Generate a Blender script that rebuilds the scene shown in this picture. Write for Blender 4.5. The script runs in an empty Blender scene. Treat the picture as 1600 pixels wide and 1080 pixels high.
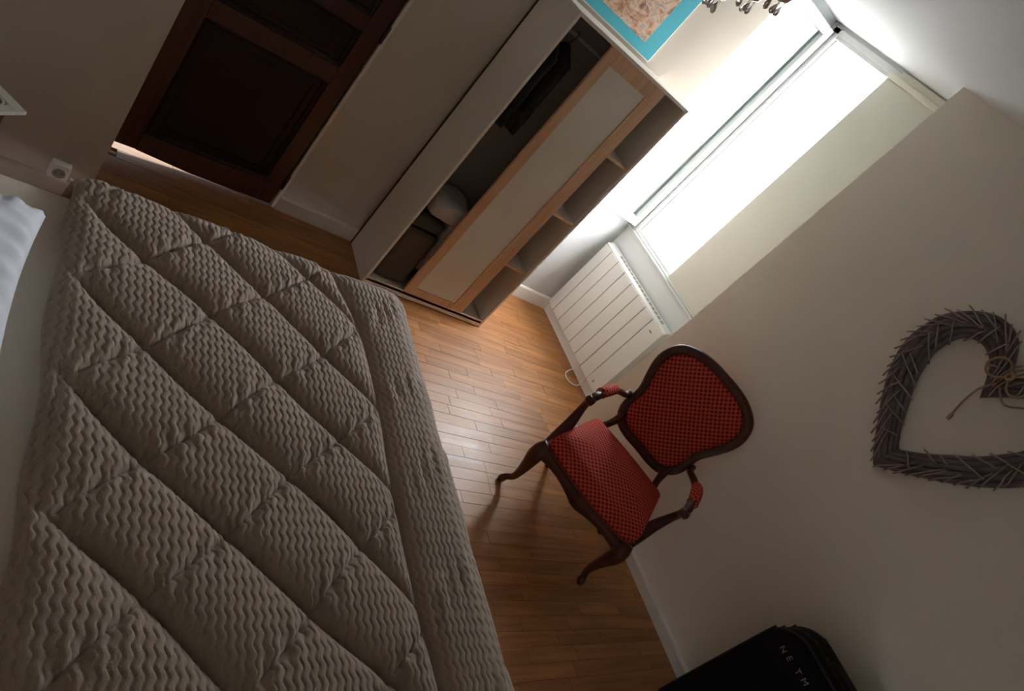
import bpy, bmesh, math, random
import numpy as np
from mathutils import Vector, Matrix, noise
random.seed(7)
S = bpy.context.scene
COL = S.collection

# ------------------------------------------------------------------ camera
F_PX = 1045.347
CAM_R = ((0.30124511, 0.70376779, 0.643399),
         (0.73055746, 0.26329232, -0.63004996),
         (-0.61281089, 0.65983941, -0.43482729))
cam_d = bpy.data.cameras.new('camera')
cam = bpy.data.objects.new('camera', cam_d)
COL.objects.link(cam)
r, d, f = [Vector(v) for v in CAM_R]
m3 = Matrix((r, -d, -f)).transposed()
cam.matrix_world = Matrix.Translation((2.9418, -2.9657, 1.8021)) @ m3.to_4x4()
cam_d.sensor_fit = 'HORIZONTAL'
cam_d.sensor_width = 36.0
cam_d.lens = F_PX * 36.0 / 1600.0
cam_d.clip_start = 0.02
S.camera = cam

# ------------------------------------------------------------------ sky, portal, exposure
W = bpy.data.worlds.new('overcast_sky')
S.world = W
W.use_nodes = True
bg = W.node_tree.nodes['Background']
bg.inputs[0].default_value = (0.95, 0.975, 1.0, 1)
bg.inputs[1].default_value = 11.0
pl = bpy.data.lights.new('window_portal', 'AREA')
pl.shape = 'RECTANGLE'; pl.size = 0.50; pl.size_y = 1.62
pl.cycles.is_portal = True
po = bpy.data.objects.new('window_portal', pl)
COL.objects.link(po)
po.location = (0.14, 0.47, 1.69)
po.rotation_euler = (math.radians(-90), 0, 0)
# lamp burning in the hallway behind the door
hl = bpy.data.lights.new('hall_light', 'AREA')
hl.shape = 'RECTANGLE'; hl.size = 0.8; hl.size_y = 0.6; hl.energy = 24; hl.color = (0.66, 0.83, 1.0)
ho = bpy.data.objects.new('hall_light', hl)
COL.objects.link(ho)
ho.location = (-0.9, -2.45, 1.6); ho.rotation_euler = (0, math.radians(-35), 0)

S.view_settings.view_transform = 'Standard'
S.view_settings.look = 'None'
S.view_settings.gamma = 1.0
S.view_settings.use_curve_mapping = False
S.view_settings.exposure = 1.90
try:
    S.cycles.use_denoising = True
    S.cycles.max_bounces = 12
    S.cycles.diffuse_bounces = 8
    S.cycles.glossy_bounces = 5
    S.cycles.transparent_max_bounces = 12
    S.cycles.caustics_reflective = False
    S.cycles.caustics_refractive = False
    S.cycles.sample_clamp_indirect = 6.0
except Exception:
    pass

# ------------------------------------------------------------------ materials
class NT:
    def __init__(self, name):
        self.m = bpy.data.materials.new(name)
        self.m.use_nodes = True
        self.t = self.m.node_tree
        self.b = self.t.nodes['Principled BSDF']
    def n(self, kind, **kw):
        o = self.t.nodes.new(kind)
        for k, v in kw.items():
            if k in o.inputs: o.inputs[k].default_value = v
            else: setattr(o, k, v)
        return o
    def l(self, a, b): self.t.links.new(a, b)
    def math(self, op, a, b=None):
        o = self.t.nodes.new('ShaderNodeMath'); o.operation = op
        for i, v in enumerate((a, b)):
            if v is None: continue
            if isinstance(v, (int, float)): o.inputs[i].default_value = v
            else: self.l(v, o.inputs[i])
        return o.outputs[0]
    def mix(self, fac, a, b):
        o = self.t.nodes.new('ShaderNodeMix'); o.data_type = 'RGBA'
        if isinstance(fac, (int, float)): o.inputs[0].default_value = fac
        else: self.l(fac, o.inputs[0])
        for i, v in ((6, a), (7, b)):
            if isinstance(v, tuple): o.inputs[i].default_value = (*v[:3], 1)
            else: self.l(v, o.inputs[i])
        return o.outputs[2]
    def bump(self, h, strength, dist):
        o = self.t.nodes.new('ShaderNodeBump')
        o.inputs['Strength'].default_value = strength
        o.inputs['Distance'].default_value = dist
        self.l(h, o.inputs['Height'])
        self.l(o.outputs[0], self.b.inputs['Normal'])

def mat_plain(name, col, rough=0.5, noise_amt=0.06, nscale=8, bump=0.0, bscale=200, metal=0.0, spec=0.5, coat=0.0, sheen=0.0):
    t = NT(name)
    t.b.inputs['Roughness'].default_value = rough
    t.b.inputs['Metallic'].default_value = metal
    t.b.inputs['Specular IOR Level'].default_value = spec
    t.b.inputs['Coat Weight'].default_value = coat
    t.b.inputs['Sheen Weight'].default_value = sheen
    tc = t.n('ShaderNodeTexCoord')
    nz = t.n('ShaderNodeTexNoise', Scale=nscale, Detail=4.0)
    t.l(tc.outputs['Object'], nz.inputs['Vector'])
    lo = tuple(c * (1 - noise_amt) for c in col); hi = tuple(min(1, c * (1 + noise_amt)) for c in col)
    t.l(t.mix(nz.outputs[0], lo, hi), t.b.inputs['Base Color'])
    if bump > 0:
        n2 = t.n('ShaderNodeTexNoise', Scale=bscale, Detail=2.0)
        t.l(tc.outputs['Object'], n2.inputs['Vector'])
        t.bump(n2.outputs[0], bump, 0.002)
    return t.m

def mat_wood(name, dark, light, axis=2, scale=1.0, rough=0.35, coat=0.0, rnd=0.0, wear=0.0, spec=0.5, coat_rough=0.25):
    t = NT(name)
    tc = t.n('ShaderNodeTexCoord')
    mp = t.n('ShaderNodeMapping')
    s = [34 * scale, 34 * scale, 34 * scale]; s[axis] = 2.2 * scale
    mp.inputs['Scale'].default_value = s
    oi = t.n('ShaderNodeObjectInfo')
    if rnd > 0:
        vm = t.n('ShaderNodeVectorMath', operation='ADD')
        t.l(tc.outputs['Object'], vm.inputs[0])
        cb = t.n('ShaderNodeCombineXYZ')
        k = t.math('MULTIPLY', oi.outputs['Random'], 37.0)
        for i in range(3): t.l(k, cb.inputs[i])
        t.l(cb.outputs[0], vm.inputs[1])
        t.l(vm.outputs[0], mp.inputs['Vector'])
    else:
        t.l(tc.outputs['Object'], mp.inputs['Vector'])
    nz = t.n('ShaderNodeTexNoise', Scale=1.0, Detail=5.0, Distortion=0.6)
    t.l(mp.outputs[0], nz.inputs['Vector'])
    cr = t.n('ShaderNodeValToRGB')
    cr.color_ramp.elements[0].position = 0.3; cr.color_ramp.elements[1].position = 0.72
    cr.color_ramp.elements[0].color = (*dark, 1); cr.color_ramp.elements[1].color = (*light, 1)
    t.l(nz.outputs[0], cr.inputs[0])
    col = cr.outputs[0]
    if rnd > 0:
        hs = t.n('ShaderNodeHueSaturation')
        v = t.math('ADD', t.math('MULTIPLY', oi.outputs['Random'], rnd), 1.0 - rnd * 0.5)
        t.l(v, hs.inputs['Value']); t.l(col, hs.inputs['Color'])
        col = hs.outputs[0]
    t.l(col, t.b.inputs['Base Color'])
    rg = t.math('ADD', t.math('MULTIPLY', nz.outputs[0], 0.16), rough - 0.08)
    if wear > 0:
        n3 = t.n('ShaderNodeTexNoise', Scale=3.0, Detail=5.0)
        ge = t.n('ShaderNodeNewGeometry')
        t.l(ge.outputs['Position'], n3.inputs['Vector'])
        rg = t.math('ADD', rg, t.math('MULTIPLY', t.math('SUBTRACT', n3.outputs[0], 0.5), wear))
    t.l(rg, t.b.inputs['Roughness'])
    t.b.inputs['Specular IOR Level'].default_value = spec
    t.b.inputs['Coat Weight'].default_value = coat
    t.b.inputs['Coat Roughness'].default_value = coat_rough
    t.bump(nz.outputs[0], 0.12, 0.002)
    return t.m

def mat_wall(name, col, bump=0.25):
    t = NT(name)
    t.b.inputs['Roughness'].default_value = 0.8
    t.b.inputs['Specular IOR Level'].default_value = 0.25
    ge = t.n('ShaderNodeNewGeometry')
    mp = t.n('ShaderNodeMapping'); mp.inputs['Scale'].default_value = (170, 170, 520)
    t.l(ge.outputs['Position'], mp.inputs['Vector'])
    n1 = t.n('ShaderNodeTexNoise', Scale=1.0, Detail=2.0)
    t.l(mp.outputs[0], n1.inputs['Vector'])
    mp2 = t.n('ShaderNodeMapping'); mp2.inputs['Scale'].default_value = (480, 480, 150)
    t.l(ge.outputs['Position'], mp2.inputs['Vector'])
    n2 = t.n('ShaderNodeTexNoise', Scale=1.0, Detail=2.0)
    t.l(mp2.outputs[0], n2.inputs['Vector'])
    h = t.math('ADD', n1.outputs[0], n2.outputs[0])
    n3 = t.n('ShaderNodeTexNoise', Scale=2.2, Detail=4.0)
    t.l(ge.outputs['Position'], n3.inputs['Vector'])
    c = t.mix(n3.outputs[0], tuple(x * 0.94 for x in col), tuple(min(1, x * 1.05) for x in col))
    fine = t.math('MULTIPLY', h, 0.5)
    c2 = t.mix(fine, tuple(x * 0.90 for x in col), tuple(min(1, x * 1.08) for x in col))
    o = t.mix(0.5, c, c2)
    t.l(o, t.b.inputs['Base Color'])
    t.bump(h, bump, 0.002)
    return t.m

def mat_dots(name, red, lattice, dot, cell=0.0262):
    """upholstery: red weave with a pale honeycomb lattice and dark dots, from the UV in metres"""
    t = NT(name)
    t.b.inputs['Roughness'].default_value = 0.75
    t.b.inputs['Specular IOR Level'].default_value = 0.08
    uv = t.n('ShaderNodeUVMap')
    sp = t.n('ShaderNodeSeparateXYZ'); t.l(uv.outputs[0], sp.inputs[0])
    k = math.pi / cell
    a = t.math('MULTIPLY', t.math('ADD', sp.outputs[0], sp.outputs[1]), k)
    b = t.math('MULTIPLY', t.math('SUBTRACT', sp.outputs[0], sp.outputs[1]), k)
    sa = t.math('ABSOLUTE', t.math('SINE', a)); sb = t.math('ABSOLUTE', t.math('SINE', b))
    p = t.math('MULTIPLY', sa, sb)             # 1 at cell centres, 0 on the lattice
    r1 = t.n('ShaderNodeMapRange'); r1.inputs[1].default_value = 0.60; r1.inputs[2].default_value = 0.84
    t.l(p, r1.inputs[0])
    r2 = t.n('ShaderNodeMapRange'); r2.inputs[1].default_value = 0.02; r2.inputs[2].default_value = 0.26
    t.l(p, r2.inputs[0])
    c = t.mix(r2.outputs[0], lattice, red)
    c = t.mix(r1.outputs[0], c, dot)
    nz = t.n('ShaderNodeTexNoise', Scale=900.0, Detail=1.0)
    t.l(uv.outputs[0], nz.inputs['Vector'])
    c = t.mix(t.math('MULTIPLY', nz.outputs[0], 0.25), c, tuple(x * 0.5 for x in red))
    t.l(c, t.b.inputs['Base Color'])
    t.bump(t.math('SUBTRACT', nz.outputs[0], p), 0.25, 0.0015)
    return t.m

def mat_glass(name, tint=(0.97, 1.0, 0.99), refl=1.0):
    t = NT(name)
    tr = t.n('ShaderNodeBsdfTransparent'); tr.inputs[0].default_value = (*tint, 1)
    gl = t.n('ShaderNodeBsdfGlossy'); gl.inputs['Roughness'].default_value = 0.02
    ge = t.n('ShaderNodeNewGeometry')
    dp = t.n('ShaderNodeVectorMath', operation='DOT_PRODUCT')
    t.l(ge.outputs['Normal'], dp.inputs[0]); t.l(ge.outputs['Incoming'], dp.inputs[1])
    c = t.math('SUBTRACT', 1.0, t.math('ABSOLUTE', dp.outputs['Value']))
    fr = t.math('ADD', t.math('MULTIPLY', t.math('POWER', c, 5.0), 0.957), 0.043)   # Schlick, either side
    mx = t.n('ShaderNodeMixShader')
    t.l(t.math('MULTIPLY', fr, refl), mx.inputs[0])
    t.l(tr.outputs[0], mx.inputs[1]); t.l(gl.outputs[0], mx.inputs[2])
    t.l(mx.outputs[0], t.t.nodes['Material Output'].inputs[0])
    return t.m

M = {}
M['wall'] = mat_wall('wall_paint_beige', (0.74, 0.685, 0.605))
M['wallL'] = mat_wall('wall_paint_taupe', (0.56, 0.50, 0.42))
M['white_wall'] = mat_wall('wall_paint_white', (0.55, 0.57, 0.58), 0.12)
M['far_wall'] = mat_wall('wall_paint_cream', (0.74, 0.68, 0.60))
M['window_paint'] = mat_plain('window_paint', (0.50, 0.51, 0.51), 0.35, 0.02)
M['ceiling'] = mat_wall('ceiling_paint', (0.56, 0.56, 0.555), 0.10)
M['trim'] = mat_plain('gloss_trim_paint', (0.66, 0.64, 0.60), 0.4)
M['white_gloss'] = mat_plain('white_gloss_paint', (0.84, 0.85, 0.85), 0.35, 0.02)
M['panel_beige'] = mat_plain('cream_board', (0.50, 0.485, 0.42), 0.6, 0.03)
M['panel_cream'] = mat_plain('cream_board_light', (0.58, 0.55, 0.46), 0.5, 0.03)
M['plank'] = mat_wood('oak_plank', (0.30, 0.112, 0.030), (0.50, 0.228, 0.075), axis=1, scale=1.0, rough=0.44, rnd=0.26, wear=0.26, coat=0.0, spec=0.6)
M['subfloor'] = mat_plain('subfloor', (0.10, 0.05, 0.025), 0.9)
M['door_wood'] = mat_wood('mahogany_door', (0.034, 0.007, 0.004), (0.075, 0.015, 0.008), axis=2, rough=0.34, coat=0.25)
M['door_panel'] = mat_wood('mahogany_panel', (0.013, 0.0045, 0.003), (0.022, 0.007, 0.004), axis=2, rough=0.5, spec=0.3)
M['chair_wood'] = mat_wood('walnut_frame', (0.052, 0.013, 0.007), (0.082, 0.021, 0.010), axis=2, scale=0.5, rough=0.34, coat=0.0, spec=0.35)
M['birch'] = mat_wood('birch_veneer', (0.52, 0.30, 0.17), (0.66, 0.42, 0.26), axis=2, rough=0.42)
M['melamine'] = mat_plain('white_melamine', (0.72, 0.655, 0.57), 0.45, 0.02)
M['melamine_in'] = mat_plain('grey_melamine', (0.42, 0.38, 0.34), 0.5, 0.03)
M['gap_shade'] = mat_plain('gap_shade_brown', (0.045, 0.03, 0.02), 0.8)  # dark tone for the painted shade between wardrobe and wall
M['frost'] = mat_plain('frosted_panel', (0.64, 0.61, 0.53), 0.38, 0.02)
M['black_metal'] = mat_plain('black_metal', (0.02, 0.018, 0.017), 0.4)
M['dark_hinge'] = mat_plain('dark_hinge', (0.035, 0.012, 0.01), 0.4)
M['plastic_white'] = mat_plain('white_plastic', (0.74, 0.73, 0.70), 0.35, 0.02)
M['plastic_dark'] = mat_plain('dark_hole', (0.03, 0.028, 0.025), 0.6)
M['rad'] = mat_plain('radiator_enamel', (0.56, 0.56, 0.545), 0.4, 0.02)
M['rad_line'] = mat_plain('radiator_gap', (0.25, 0.22, 0.19), 0.7)
M['red'] = mat_dots('red_upholstery', (0.46, 0.042, 0.030), (0.64, 0.13, 0.08), (0.12, 0.012, 0.012))
M['braid'] = mat_plain('red_braid', (0.33, 0.03, 0.025), 0.7, 0.2, 300)
M['nail'] = mat_plain('brass_nail', (0.6, 0.42, 0.25), 0.3, metal=1.0)
M['sheet'] = mat_plain('cream_sheet', (0.84, 0.765, 0.66), 0.85, 0.04, 40, 0.2, 500)
M['pillow'] = mat_plain('white_pillowcase', (0.72, 0.76, 0.84), 0.8, 0.02, 20, 0.15, 600)
M['bag_black'] = mat_plain('black_nylon', (0.007, 0.006, 0.0058), 0.85, 0.1, 30, 0.4, 900, spec=0.12)
M['bag_trim'] = mat_plain('black_piping', (0.008, 0.007, 0.007), 0.6)
M['letter'] = mat_plain('white_print', (0.26, 0.26, 0.27), 0.5)
M['cord'] = mat_plain('hemp_twine', (0.30, 0.20, 0.125), 0.85, 0.2, 200)
M['cable'] = mat_plain('white_cable', (0.76, 0.73, 0.68), 0.4)
M['turq'] = mat_plain('turquoise_mat', (0.035, 0.42, 0.52), 0.65, 0.03)
M['white_edge'] = mat_plain('white_picture_edge', (0.80, 0.80, 0.77), 0.5)
M['glass'] = mat_glass('window_glass')
M['fabric_brown'] = mat_plain('brown_storage_fabric', (0.085, 0.062, 0.048), 0.85, 0.15, 60)
M['fabric_green'] = mat_plain('dark_green_fabric', (0.06, 0.065, 0.05), 0.85, 0.15, 60)
M['fabric_grey'] = mat_plain('grey_blanket', (0.46, 0.42, 0.39), 0.85, 0.12, 30)
M['fabric_black'] = mat_plain('black_garment', (0.016, 0.014, 0.014), 0.85, 0.2, 60)
M['fretwork'] = mat_plain('white_carved_wood', (0.62, 0.60, 0.53), 0.6, 0.05)
M['fret_dark'] = mat_plain('carved_recess', (0.23, 0.21, 0.17), 0.8)
M['table_dark'] = mat_plain('dark_table_leg', (0.05, 0.025, 0.016), 0.5)
M['pink_glass'] = mat_plain('pink_glass', (0.74, 0.52, 0.45), 0.15, 0.25, 60)
M['chrome'] = mat_plain('chrome', (0.72, 0.69, 0.66), 0.2, metal=1.0)
M['facade'] = mat_plain('pale_render', (0.70, 0.69, 0.66), 0.9, 0.06, 1.5)
M['ground'] = mat_plain('street_paving', (0.30, 0.30, 0.29), 0.9)
M['shutter'] = mat_plain('grey_shutter', (0.35, 0.36, 0.37), 0.7)
def mat_crystal():
    t = NT('crystal')
    t.b.inputs['Base Color'].default_value = (0.80, 0.73, 0.70, 1)
    t.b.inputs['Roughness'].default_value = 0.05
    t.b.inputs['Transmission Weight'].default_value = 0.45
    return t.m
M['crystal'] = mat_crystal()
def mat_heart():
    t = NT('grey_willow_bark')
    t.b.inputs['Roughness'].default_value = 0.85
    tc = t.n('ShaderNodeTexCoord')
    nz = t.n('ShaderNodeTexNoise', Scale=26.0, Detail=5.0)
    t.l(tc.outputs['Object'], nz.inputs['Vector'])
    t.l(t.mix(nz.outputs[0], (0.062, 0.048, 0.050), (0.21, 0.168, 0.170)), t.b.inputs['Base Color'])
    t.bump(nz.outputs[0], 0.5, 0.004)
    return t.m
M['bark'] = mat_heart()
M['twig'] = mat_plain('willow_twig', (0.29, 0.225, 0.19), 0.8, 0.4, 40)
def mat_duvet():
    t = NT('taupe_chevron_plush')
    t.b.inputs['Roughness'].default_value = 0.9
    t.b.inputs['Specular IOR Level'].default_value = 0.15
    t.b.inputs['Sheen Weight'].default_value = 0.35
    t.b.inputs['Sheen Roughness'].default_value = 0.5
    uv = t.n('ShaderNodeUVMap')
    n1 = t.n('ShaderNodeTexNoise', Scale=420.0, Detail=3.0)
    t.l(uv.outputs[0], n1.inputs['Vector'])
    n2 = t.n('ShaderNodeTexNoise', Scale=5.0, Detail=3.0)
    t.l(uv.outputs[0], n2.inputs['Vector'])
    c = t.mix(n2.outputs[0], (0.34, 0.265, 0.208), (0.40, 0.32, 0.255))
    c = t.mix(t.math('MULTIPLY', n1.outputs[0], 0.4), c, (0.24, 0.18, 0.14))
    t.l(c, t.b.inputs['Base Color'])
    t.bump(n1.outputs[0], 0.55, 0.002)
    return t.m
M['duvet'] = mat_duvet()
def mat_print():
    t = NT('painted_print')
    t.b.inputs['Roughness'].default_value = 0.6
    tc = t.n('ShaderNodeTexCoord')
    mp = t.n('ShaderNodeMapping'); mp.inputs['Scale'].default_value = (1, 9, 15)
    mp.inputs['Rotation'].default_value = (0.5, 0, 0)
    t.l(tc.outputs['Object'], mp.inputs[0])
    n1 = t.n('ShaderNodeTexNoise', Scale=1.0, Detail=4.0, Distortion=1.6)
    t.l(mp.outputs[0], n1.inputs['Vector'])
    cr = t.n('ShaderNodeValToRGB'); e = cr.color_ramp.elements
    e[0].position = 0.30; e[0].color = (0.16, 0.09, 0.07, 1)
    e[1].position = 0.75; e[1].color = (0.42, 0.48, 0.47, 1)
    for pos, c in ((0.39, (0.47, 0.22, 0.13)), (0.46, (0.66, 0.40, 0.24)), (0.55, (0.64, 0.50, 0.40)), (0.62, (0.56, 0.37, 0.25))):
        x = e.new(pos); x.color = (*c, 1)
    t.l(n1.outputs[0], cr.inputs[0])
    n2 = t.n('ShaderNodeTexNoise', Scale=17.0, Detail=3.0, Distortion=2.5)
    t.l(tc.outputs['Object'], n2.inputs['Vector'])
    ln = t.math('LESS_THAN', t.math('ABSOLUTE', t.math('SUBTRACT', n2.outputs[0], 0.5)), 0.012)
    t.l(t.mix(t.math('MULTIPLY', ln, 0.75), cr.outputs[0], (0.10, 0.07, 0.06)), t.b.inputs['Base Color'])
    return t.m
M['print'] = mat_print()

# ------------------------------------------------------------------ mesh helpers
def link(name, me, mat, parent=None, smooth=False):
    o = bpy.data.objects.new(name, me)
    COL.objects.link(o)
    if mat is not None and len(me.materials) == 0: me.materials.append(mat)
    if parent is not None: o.parent = parent
    if smooth:
        me.polygons.foreach_set('use_smooth', [True] * len(me.polygons))
    return o
def obj(name, bm, mat, parent=None, smooth=False):
    bmesh.ops.recalc_face_normals(bm, faces=bm.faces)
    me = bpy.data.meshes.new(name)
    bm.to_mesh(me); bm.free()
    return link(name, me, mat, parent, smooth)
def box_bm(x0, x1, y0, y1, z0, z1, bev=0.0, seg=2, bm=None):
    own = bm is None
    if own: bm = bmesh.new()
    t = bmesh.new()
    bmesh.ops.create_cube(t, size=1.0)
    for v in t.verts:
        v.co = Vector(((x0 + x1) / 2 + v.co.x * (x1 - x0), (y0 + y1) / 2 + v.co.y * (y1 - y0), (z0 + z1) / 2 + v.co.z * (z1 - z0)))
    if bev > 0:
        bmesh.ops.bevel(t, geom=list(t.edges), offset=bev, segments=seg, affect='EDGES', profile=0.5)
    me = bpy.data.meshes.new('tmp'); t.to_mesh(me); t.free()
    bm.from_mesh(me); bpy.data.meshes.remove(me)
    return bm
def box(name, x0, x1, y0, y1, z0, z1, mat, parent=None, bev=0.0):
    return obj(name, box_bm(x0, x1, y0, y1, z0, z1, bev), mat, parent)
def catmull(pts, n=8, closed=False):
    P = [Vector(p) for p in pts]; out = []; N = len(P)
    rng = N if closed else N - 1
    for i in range(rng):
        if closed: a, b, c, e = P[(i - 1) % N], P[i], P[(i + 1) % N], P[(i + 2) % N]
        else: a, b, c, e = P[max(i - 1, 0)], P[i], P[i + 1], P[min(i + 2, N - 1)]
        for k in range(n):
            s = k / n
            out.append(0.5 * ((2 * b) + (c - a) * s + (2 * a - 5 * b + 4 * c - e) * s * s + (3 * b - a - 3 * c + e) * s ** 3))
    if not closed: out.append(P[-1].copy())
    return out
def tube_bm(pts, rad, n=10, sub=6, closed=False, flat=(1.0, 1.0), up=None, bm=None):
    """smooth tube through pts; rad is one value or one per point; flat scales the section (side, up)"""
    if bm is None: bm = bmesh.new()
    if isinstance(rad, (int, float)): rad = [rad] * len(pts)
    path = catmull(pts, sub, closed)
    rr = [v.x for v in catmull([(x, 0, 0) for x in rad], sub, closed)]
    L = len(path); rings = []
    ref = Vector(up) if up else None
    nrm = None
    for i, p in enumerate(path):
        if closed: tg = path[(i + 1) % L] - path[i - 1]
        else: tg = path[min(i + 1, L - 1)] - path[max(i - 1, 0)]
        if tg.length < 1e-9: tg = Vector((0, 0, 1))
        tg.normalize()
        if ref is not None: u = ref - tg * ref.dot(tg)
        else:
            if nrm is None:
                a = Vector((0, 0, 1)) if abs(tg.z) < 0.9 else Vector((1, 0, 0))
                u = a - tg * a.dot(tg)
            else: u = nrm - tg * nrm.dot(tg)
        if u.length < 1e-6: u = tg.orthogonal()
        u.normalize(); nrm = u
        s = tg.cross(u)
        ring = []
        for k in range(n):
            a = 2 * math.pi * k / n
            ring.append(bm.verts.new(p + s * (math.cos(a) * rr[i] * flat[0]) + u * (math.sin(a) * rr[i] * flat[1])))
        rings.append(ring)
    cnt = L if closed else L - 1
    for i in range(cnt):
        A, B = rings[i], rings[(i + 1) % L]
        for k in range(n):
            bm.faces.new((A[k], A[(k + 1) % n], B[(k + 1) % n], B[k]))
    if not closed:
        bm.faces.new(rings[0][::-1]); bm.faces.new(rings[-1])
    return bm
def tube(name, pts, rad, mat, parent=None, **kw):
    return obj(name, tube_bm(pts, rad, **kw), mat, parent, True)
def prism_bm(poly, axis, a, b, bev=0.0, bm=None):
    """poly: 2-D points; axis: 'x','y','z' extrusion from a to b"""
    t = bmesh.new()
    def P(p, d):
        if axis == 'x': return (d, p[0], p[1])
        if axis == 'y': return (p[0], d, p[1])
        return (p[0], p[1], d)
    A = [t.verts.new(P(p, a)) for p in poly]; B = [t.verts.new(P(p, b)) for p in poly]
    n = len(poly)
    t.faces.new(A[::-1]); t.faces.new(B)
    for i in range(n): t.faces.new((A[i], A[(i + 1) % n], B[(i + 1) % n], B[i]))
    bmesh.ops.recalc_face_normals(t, faces=t.faces)
    if bev > 0: bmesh.ops.bevel(t, geom=list(t.edges), offset=bev, segments=2, affect='EDGES', profile=0.5)
    if bm is None: return t
    me = bpy.data.meshes.new('tmp'); t.to_mesh(me); t.free(); bm.from_mesh(me); bpy.data.meshes.remove(me)
    return bm
def lathe_bm(prof, n=20, bm=None, at=(0, 0, 0)):
    if bm is None: bm = bmesh.new()
    rings = []
    for (rr, z) in prof:
        rings.append([bm.verts.new((at[0] + rr * math.cos(2 * math.pi * k / n), at[1] + rr * math.sin(2 * math.pi * k / n), at[2] + z)) for k in range(n)])
    for A, B in zip(rings, rings[1:]):
        for k in range(n): bm.faces.new((A[k], A[(k + 1) % n], B[(k + 1) % n], B[k]))
    bm.faces.new(rings[0][::-1]); bm.faces.new(rings[-1])
    return bm
def loft_bm(loops, uvf=None, cap=(True, True)):
    bm = bmesh.new(); R = [[bm.verts.new(p) for p in L] for L in loops]
    n = len(loops[0])
    for A, B in zip(R, R[1:]):
        for k in range(n): bm.faces.new((A[k], A[(k + 1) % n], B[(k + 1) % n], B[k]))
    if cap[0]: bm.faces.new(R[0][::-1])
    if cap[1]: bm.faces.new(R[-1])
    if uvf:
        uv = bm.loops.layers.uv.new('UVMap')
        for fc in bm.faces:
            for lp in fc.loops: lp[uv].uv = uvf(lp.vert.co)
    return bm
def empty(name, label, cat, loc=(0, 0, 0), rz=0.0, group=None):
    o = bpy.data.objects.new(name, None); COL.objects.link(o)
    o.empty_display_size = 0.1
    o.location = loc; o.rotation_euler = (0, 0, rz)
    o['label'] = label; o['category'] = cat
    if group: o['group'] = group
    return o
def tag(o, label, cat, group=None):
    o['label'] = label; o['category'] = cat
    if group: o['group'] = group
    return o
def struct(o): o['kind'] = 'structure'; return o
def sempty(name, loc=(0, 0, 0)):
    o = bpy.data.objects.new(name, None); COL.objects.link(o); o.location = loc; o['kind'] = 'structure'; o.empty_display_size = 0.1
    return o

# ================================================================== SETTING
H = 2.5
XR, YF = 4.3, -4.4            # right wall, wall behind the bed
YW, XL, YN = 0.36, -0.183, -0.22   # window wall, niche cheek, left end of the niche
XH = 0.955                    # left end of the wall with the heart
XS, YS = 0.50, -2.585         # wall with the socket and its free end

# floor: base slab + strip planks as children
floor = struct(box('floor', XL - 0.3, XR, YF, YW + 0.25, -0.12, -0.0125, M['subfloor']))
plank_mesh = {}
PW = 0.062
for L_ in (0.28, 0.36, 0.44, 0.52):
    bm = box_bm(-PW / 2 + 0.0004, PW / 2 - 0.0004, 0.0004, L_ - 0.0004, -0.0125, 0.0, 0.0006, 1)
    me = bpy.data.meshes.new('plank'); bm.to_mesh(me); bm.free(); me.materials.append(M['plank'])
    plank_mesh[L_] = me
rest = bmesh.new()
cands = []
nrow = 0
x = XL + PW / 2
rp = random.Random(3)
while x - PW / 2 < 3.0:
    y = (-3.45 if XS < x < 1.32 else -2.62) - rp.random() * 0.4
    while y < YW:
        L_ = rp.choice((0.28, 0.36, 0.44, 0.52))
        cands.append((x, y, L_))
        y += L_
    x += PW
camp = cam.location
def plank_key(c):
    # hidden under the bed or behind the solid wall: never in view
    cx, cy = c[0], c[1] + c[2] / 2
    hid = (cx > 1.30 and cy < -1.75) or cx > 2.75 or (cx < XS - 0.05 and cy < -2.65) or (c[1] > 0.0 and cx > 1.0) or (cx < 0.0 and cy < -0.45) or c[1] > YW
    return hid
vis = [c for c in cands if not plank_key(c)]
vis.sort(key=lambda c: (c[0] - camp.x) ** 2 + (c[1] - camp.y) ** 2)
for i, (px, py, L_) in enumerate(vis):
    dz = rp.uniform(-0.0006, 0.0003)
    if i < 298:
        o = bpy.data.objects.new('plank', plank_mesh[L_]); COL.objects.link(o)
        o.parent = floor; o.location = (px, py, dz)
    else:
        box_bm(px - PW / 2 + 0.0006, px + PW / 2 - 0.0006, py + 0.0008, py + L_ - 0.0008, -0.0125, dz, bm=rest)
if len(rest.verts):
    o = obj('plank_rest', rest, M['plank'], floor); o['kind'] = 'stuff'
else: rest.free()

ceiling = struct(box('ceiling', XL - 0.3, XR, YF, YW + 0.25, H, H + 0.1, M['ceiling']))

# wall with the door (x = 0), opening y -2.585 .. -1.785, z < 2.04
DY0, DY1, DZ = YS, -1.785, 2.04
bm = box_bm(-0.30, 0.0, DY1, YN, 0.0, H)
box_bm(-0.30, 0.0, DY0 - 0.05, DY1, DZ, H, bm=bm)
struct(obj('wall_left', bm, M['wallL']))
struct(box('wall_left_socket', -0.30, XS, YF, YS, 0.0, H, M['wallL']))
struct(box('wall_niche', XL - 0.3, XL, YN, YW + 0.25, 0.0, H, M['white_wall']))
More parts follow.
